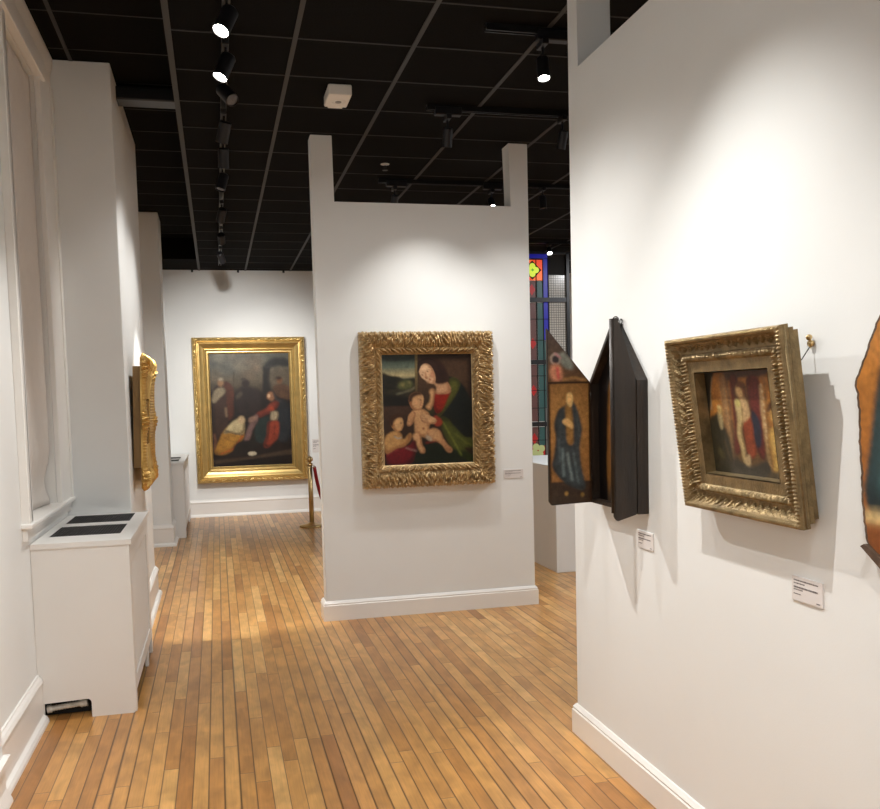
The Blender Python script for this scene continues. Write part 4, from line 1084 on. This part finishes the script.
pane([(cxs - .02, czs), (cxs, czs - .02), (cxs + .02, czs), (cxs, czs + .02)], 'green', -.010)
# vertical strips
for z0, z1 in ((2.76, 2.965), (2.0, 2.70), (1.235, 1.94), (.62, 1.165)):
    pane(R_(3.56, 3.885, z0, z1), 'pink'); pane(R_(3.905, 3.975, z0, z1), 'teal')
    pane(R_(3.46, 3.55, z0, z1), 'blue')
for z in (2.86, 2.20, 1.62, 1.02):
    pane([(3.79, z), (3.835, z - .07), (3.88, z), (3.835, z + .07)], 'dred', -.002)
pane(R_(3.79, 3.97, .70, .93), 'dred', -.004)
for k in range(4): petal(3.875, .87, PI / 2 * k + .5, .085, 'dgreen', -.012)
bm = NB()
for z in (2.5, 2.24, 1.8, 1.62, 1.40, 1.0): box(bm, 3.45 - gx, 4.05 - gx, -.004, .004, z - .004, z + .004)
for x in (3.893, 3.98, 4.05): box(bm, x - gx - .005, x - gx + .005, -.004, .012, .6, 3.24)
obj('lead_came', bm, M['dark'], t)
# plain wired glass strip at right
def wired():
    m, nt, b = nmat('wired_glass')
    tc = node(nt, 'ShaderNodeTexCoord'); br = node(nt, 'ShaderNodeTexBrick'); br.offset = 0
    mp = node(nt, 'ShaderNodeMapping'); mp.inputs['Rotation'].default_value = (PI / 2, 0, 0); mp.inputs['Scale'].default_value = (1, 1, 1)
    L(nt, tc.outputs['Object'], mp.inputs[0]); L(nt, mp.outputs[0], br.inputs['Vector'])
    br.inputs['Color1'].default_value = (.40, .375, .33, 1); br.inputs['Color2'].default_value = (.36, .34, .30, 1); br.inputs['Mortar'].default_value = (.12, .11, .10, 1)
    br.inputs['Scale'].default_value = 1; br.inputs['Mortar Size'].default_value = .0035; br.inputs['Brick Width'].default_value = .03; br.inputs['Row Height'].default_value = .03
    L(nt, br.outputs[0], b.inputs['Base Color']); b.inputs['Roughness'].default_value = .2
    L(nt, br.outputs[0], b.inputs['Emission Color']); b.inputs['Emission Strength'].default_value = .12  # faint emission stands in for the lit wall behind the pane
    return m
bm = NB(); box(bm, 4.055 - gx, GX1 - gx - .03, .004, .010, .6, 3.04); obj('wired_glass', bm, wired(), t)
bm = NB(); box(bm, 4.055 - gx, GX1 - gx - .03, .004, .010, 3.04, 3.29); obj('dark_glass', bm, M['dark'], t)

# ------------------------------------------------------------------ world, camera, colour management
w_ = bpy.data.worlds.new('world'); S.world = w_; w_.use_nodes = True
w_.node_tree.nodes['Background'].inputs[0].default_value = (1, .95, .9, 1); w_.node_tree.nodes['Background'].inputs[1].default_value = .0
# unseen fill lamps added to brighten the room, shaped as ceiling fittings
for i, (x, y, e, lab) in enumerate(((-.35, -1.2, 25, 'added flat fill lamp behind the viewer on the left'), (.55, -1.9, 40, 'added flat fill lamp behind the viewer in the middle'), (5.0, 5.0, 90, 'added flat fill lamp right of the partitions, near one'), (5.0, 9.0, 60, 'added flat fill lamp right of the partitions, far one'))):
    if not e: continue
    z = H2 if x < XD else H1
    t = thing('fill_lamp', lab, 'lamp', (x, y, z), group='added fill lamps out of view')
    bm = NB(); lathe(bm, [(.16, 0), (.16, -.02), (.15, -.028), (.145, -.02)], 28, None, False); obj('lamp_ring', bm, M['white_plastic'], t, True)
    bm = NB(); lathe(bm, [(.145, -.018), (.145, -.022)], 28); obj('diffuser', bm, emis('diffuser_glow', (1, .94, .85), 3), t)
    ld = bpy.data.lights.new('fill_light', 'AREA'); ld.shape = 'DISK'; ld.size = .28; ld.energy = e; ld.color = (.96, .98, 1)
    lo = bpy.data.objects.new('fill_light', ld); COL.objects.link(lo); lo.parent = t; lo.location = (0, 0, -.035)

def camera():
    a, b, c = -.2395, -.0691, -.0253
    base = np.array([[1, 0, 0], [0, 0, -1], [0, 1, 0.]])
    ya = np.array([[np.cos(a), np.sin(a), 0], [-np.sin(a), np.cos(a), 0], [0, 0, 1]])
    pb = np.array([[1, 0, 0], [0, np.cos(b), np.sin(b)], [0, -np.sin(b), np.cos(b)]])
    rc = np.array([[np.cos(c), -np.sin(c), 0], [np.sin(c), np.cos(c), 0], [0, 0, 1]])
    R = rc @ pb @ base @ ya
    cd = bpy.data.cameras.new('camera'); cam = bpy.data.objects.new('camera', cd); COL.objects.link(cam)
    m = Matrix(((R[0][0], -R[1][0], -R[2][0], 0), (R[0][1], -R[1][1], -R[2][1], 0), (R[0][2], -R[1][2], -R[2][2], 1.55), (0, 0, 0, 1)))
    cam.matrix_world = m
    cd.sensor_fit = 'HORIZONTAL'; cd.sensor_width = 36; cd.lens = 906.717 / 880 * 36
    cd.shift_x = 0; cd.shift_y = (461.29 - 404.5) / 880; cd.clip_start = .05; cd.clip_end = 60
    S.camera = cam
camera()
S.view_settings.view_transform = 'Standard'; S.view_settings.look = 'None'; S.view_settings.exposure = 0.05; S.view_settings.gamma = 1
S.view_settings.use_curve_mapping = False
S.cycles.max_bounces = 8; S.cycles.diffuse_bounces = 5; S.cycles.use_denoising = True
S.cycles.sample_clamp_indirect = 4
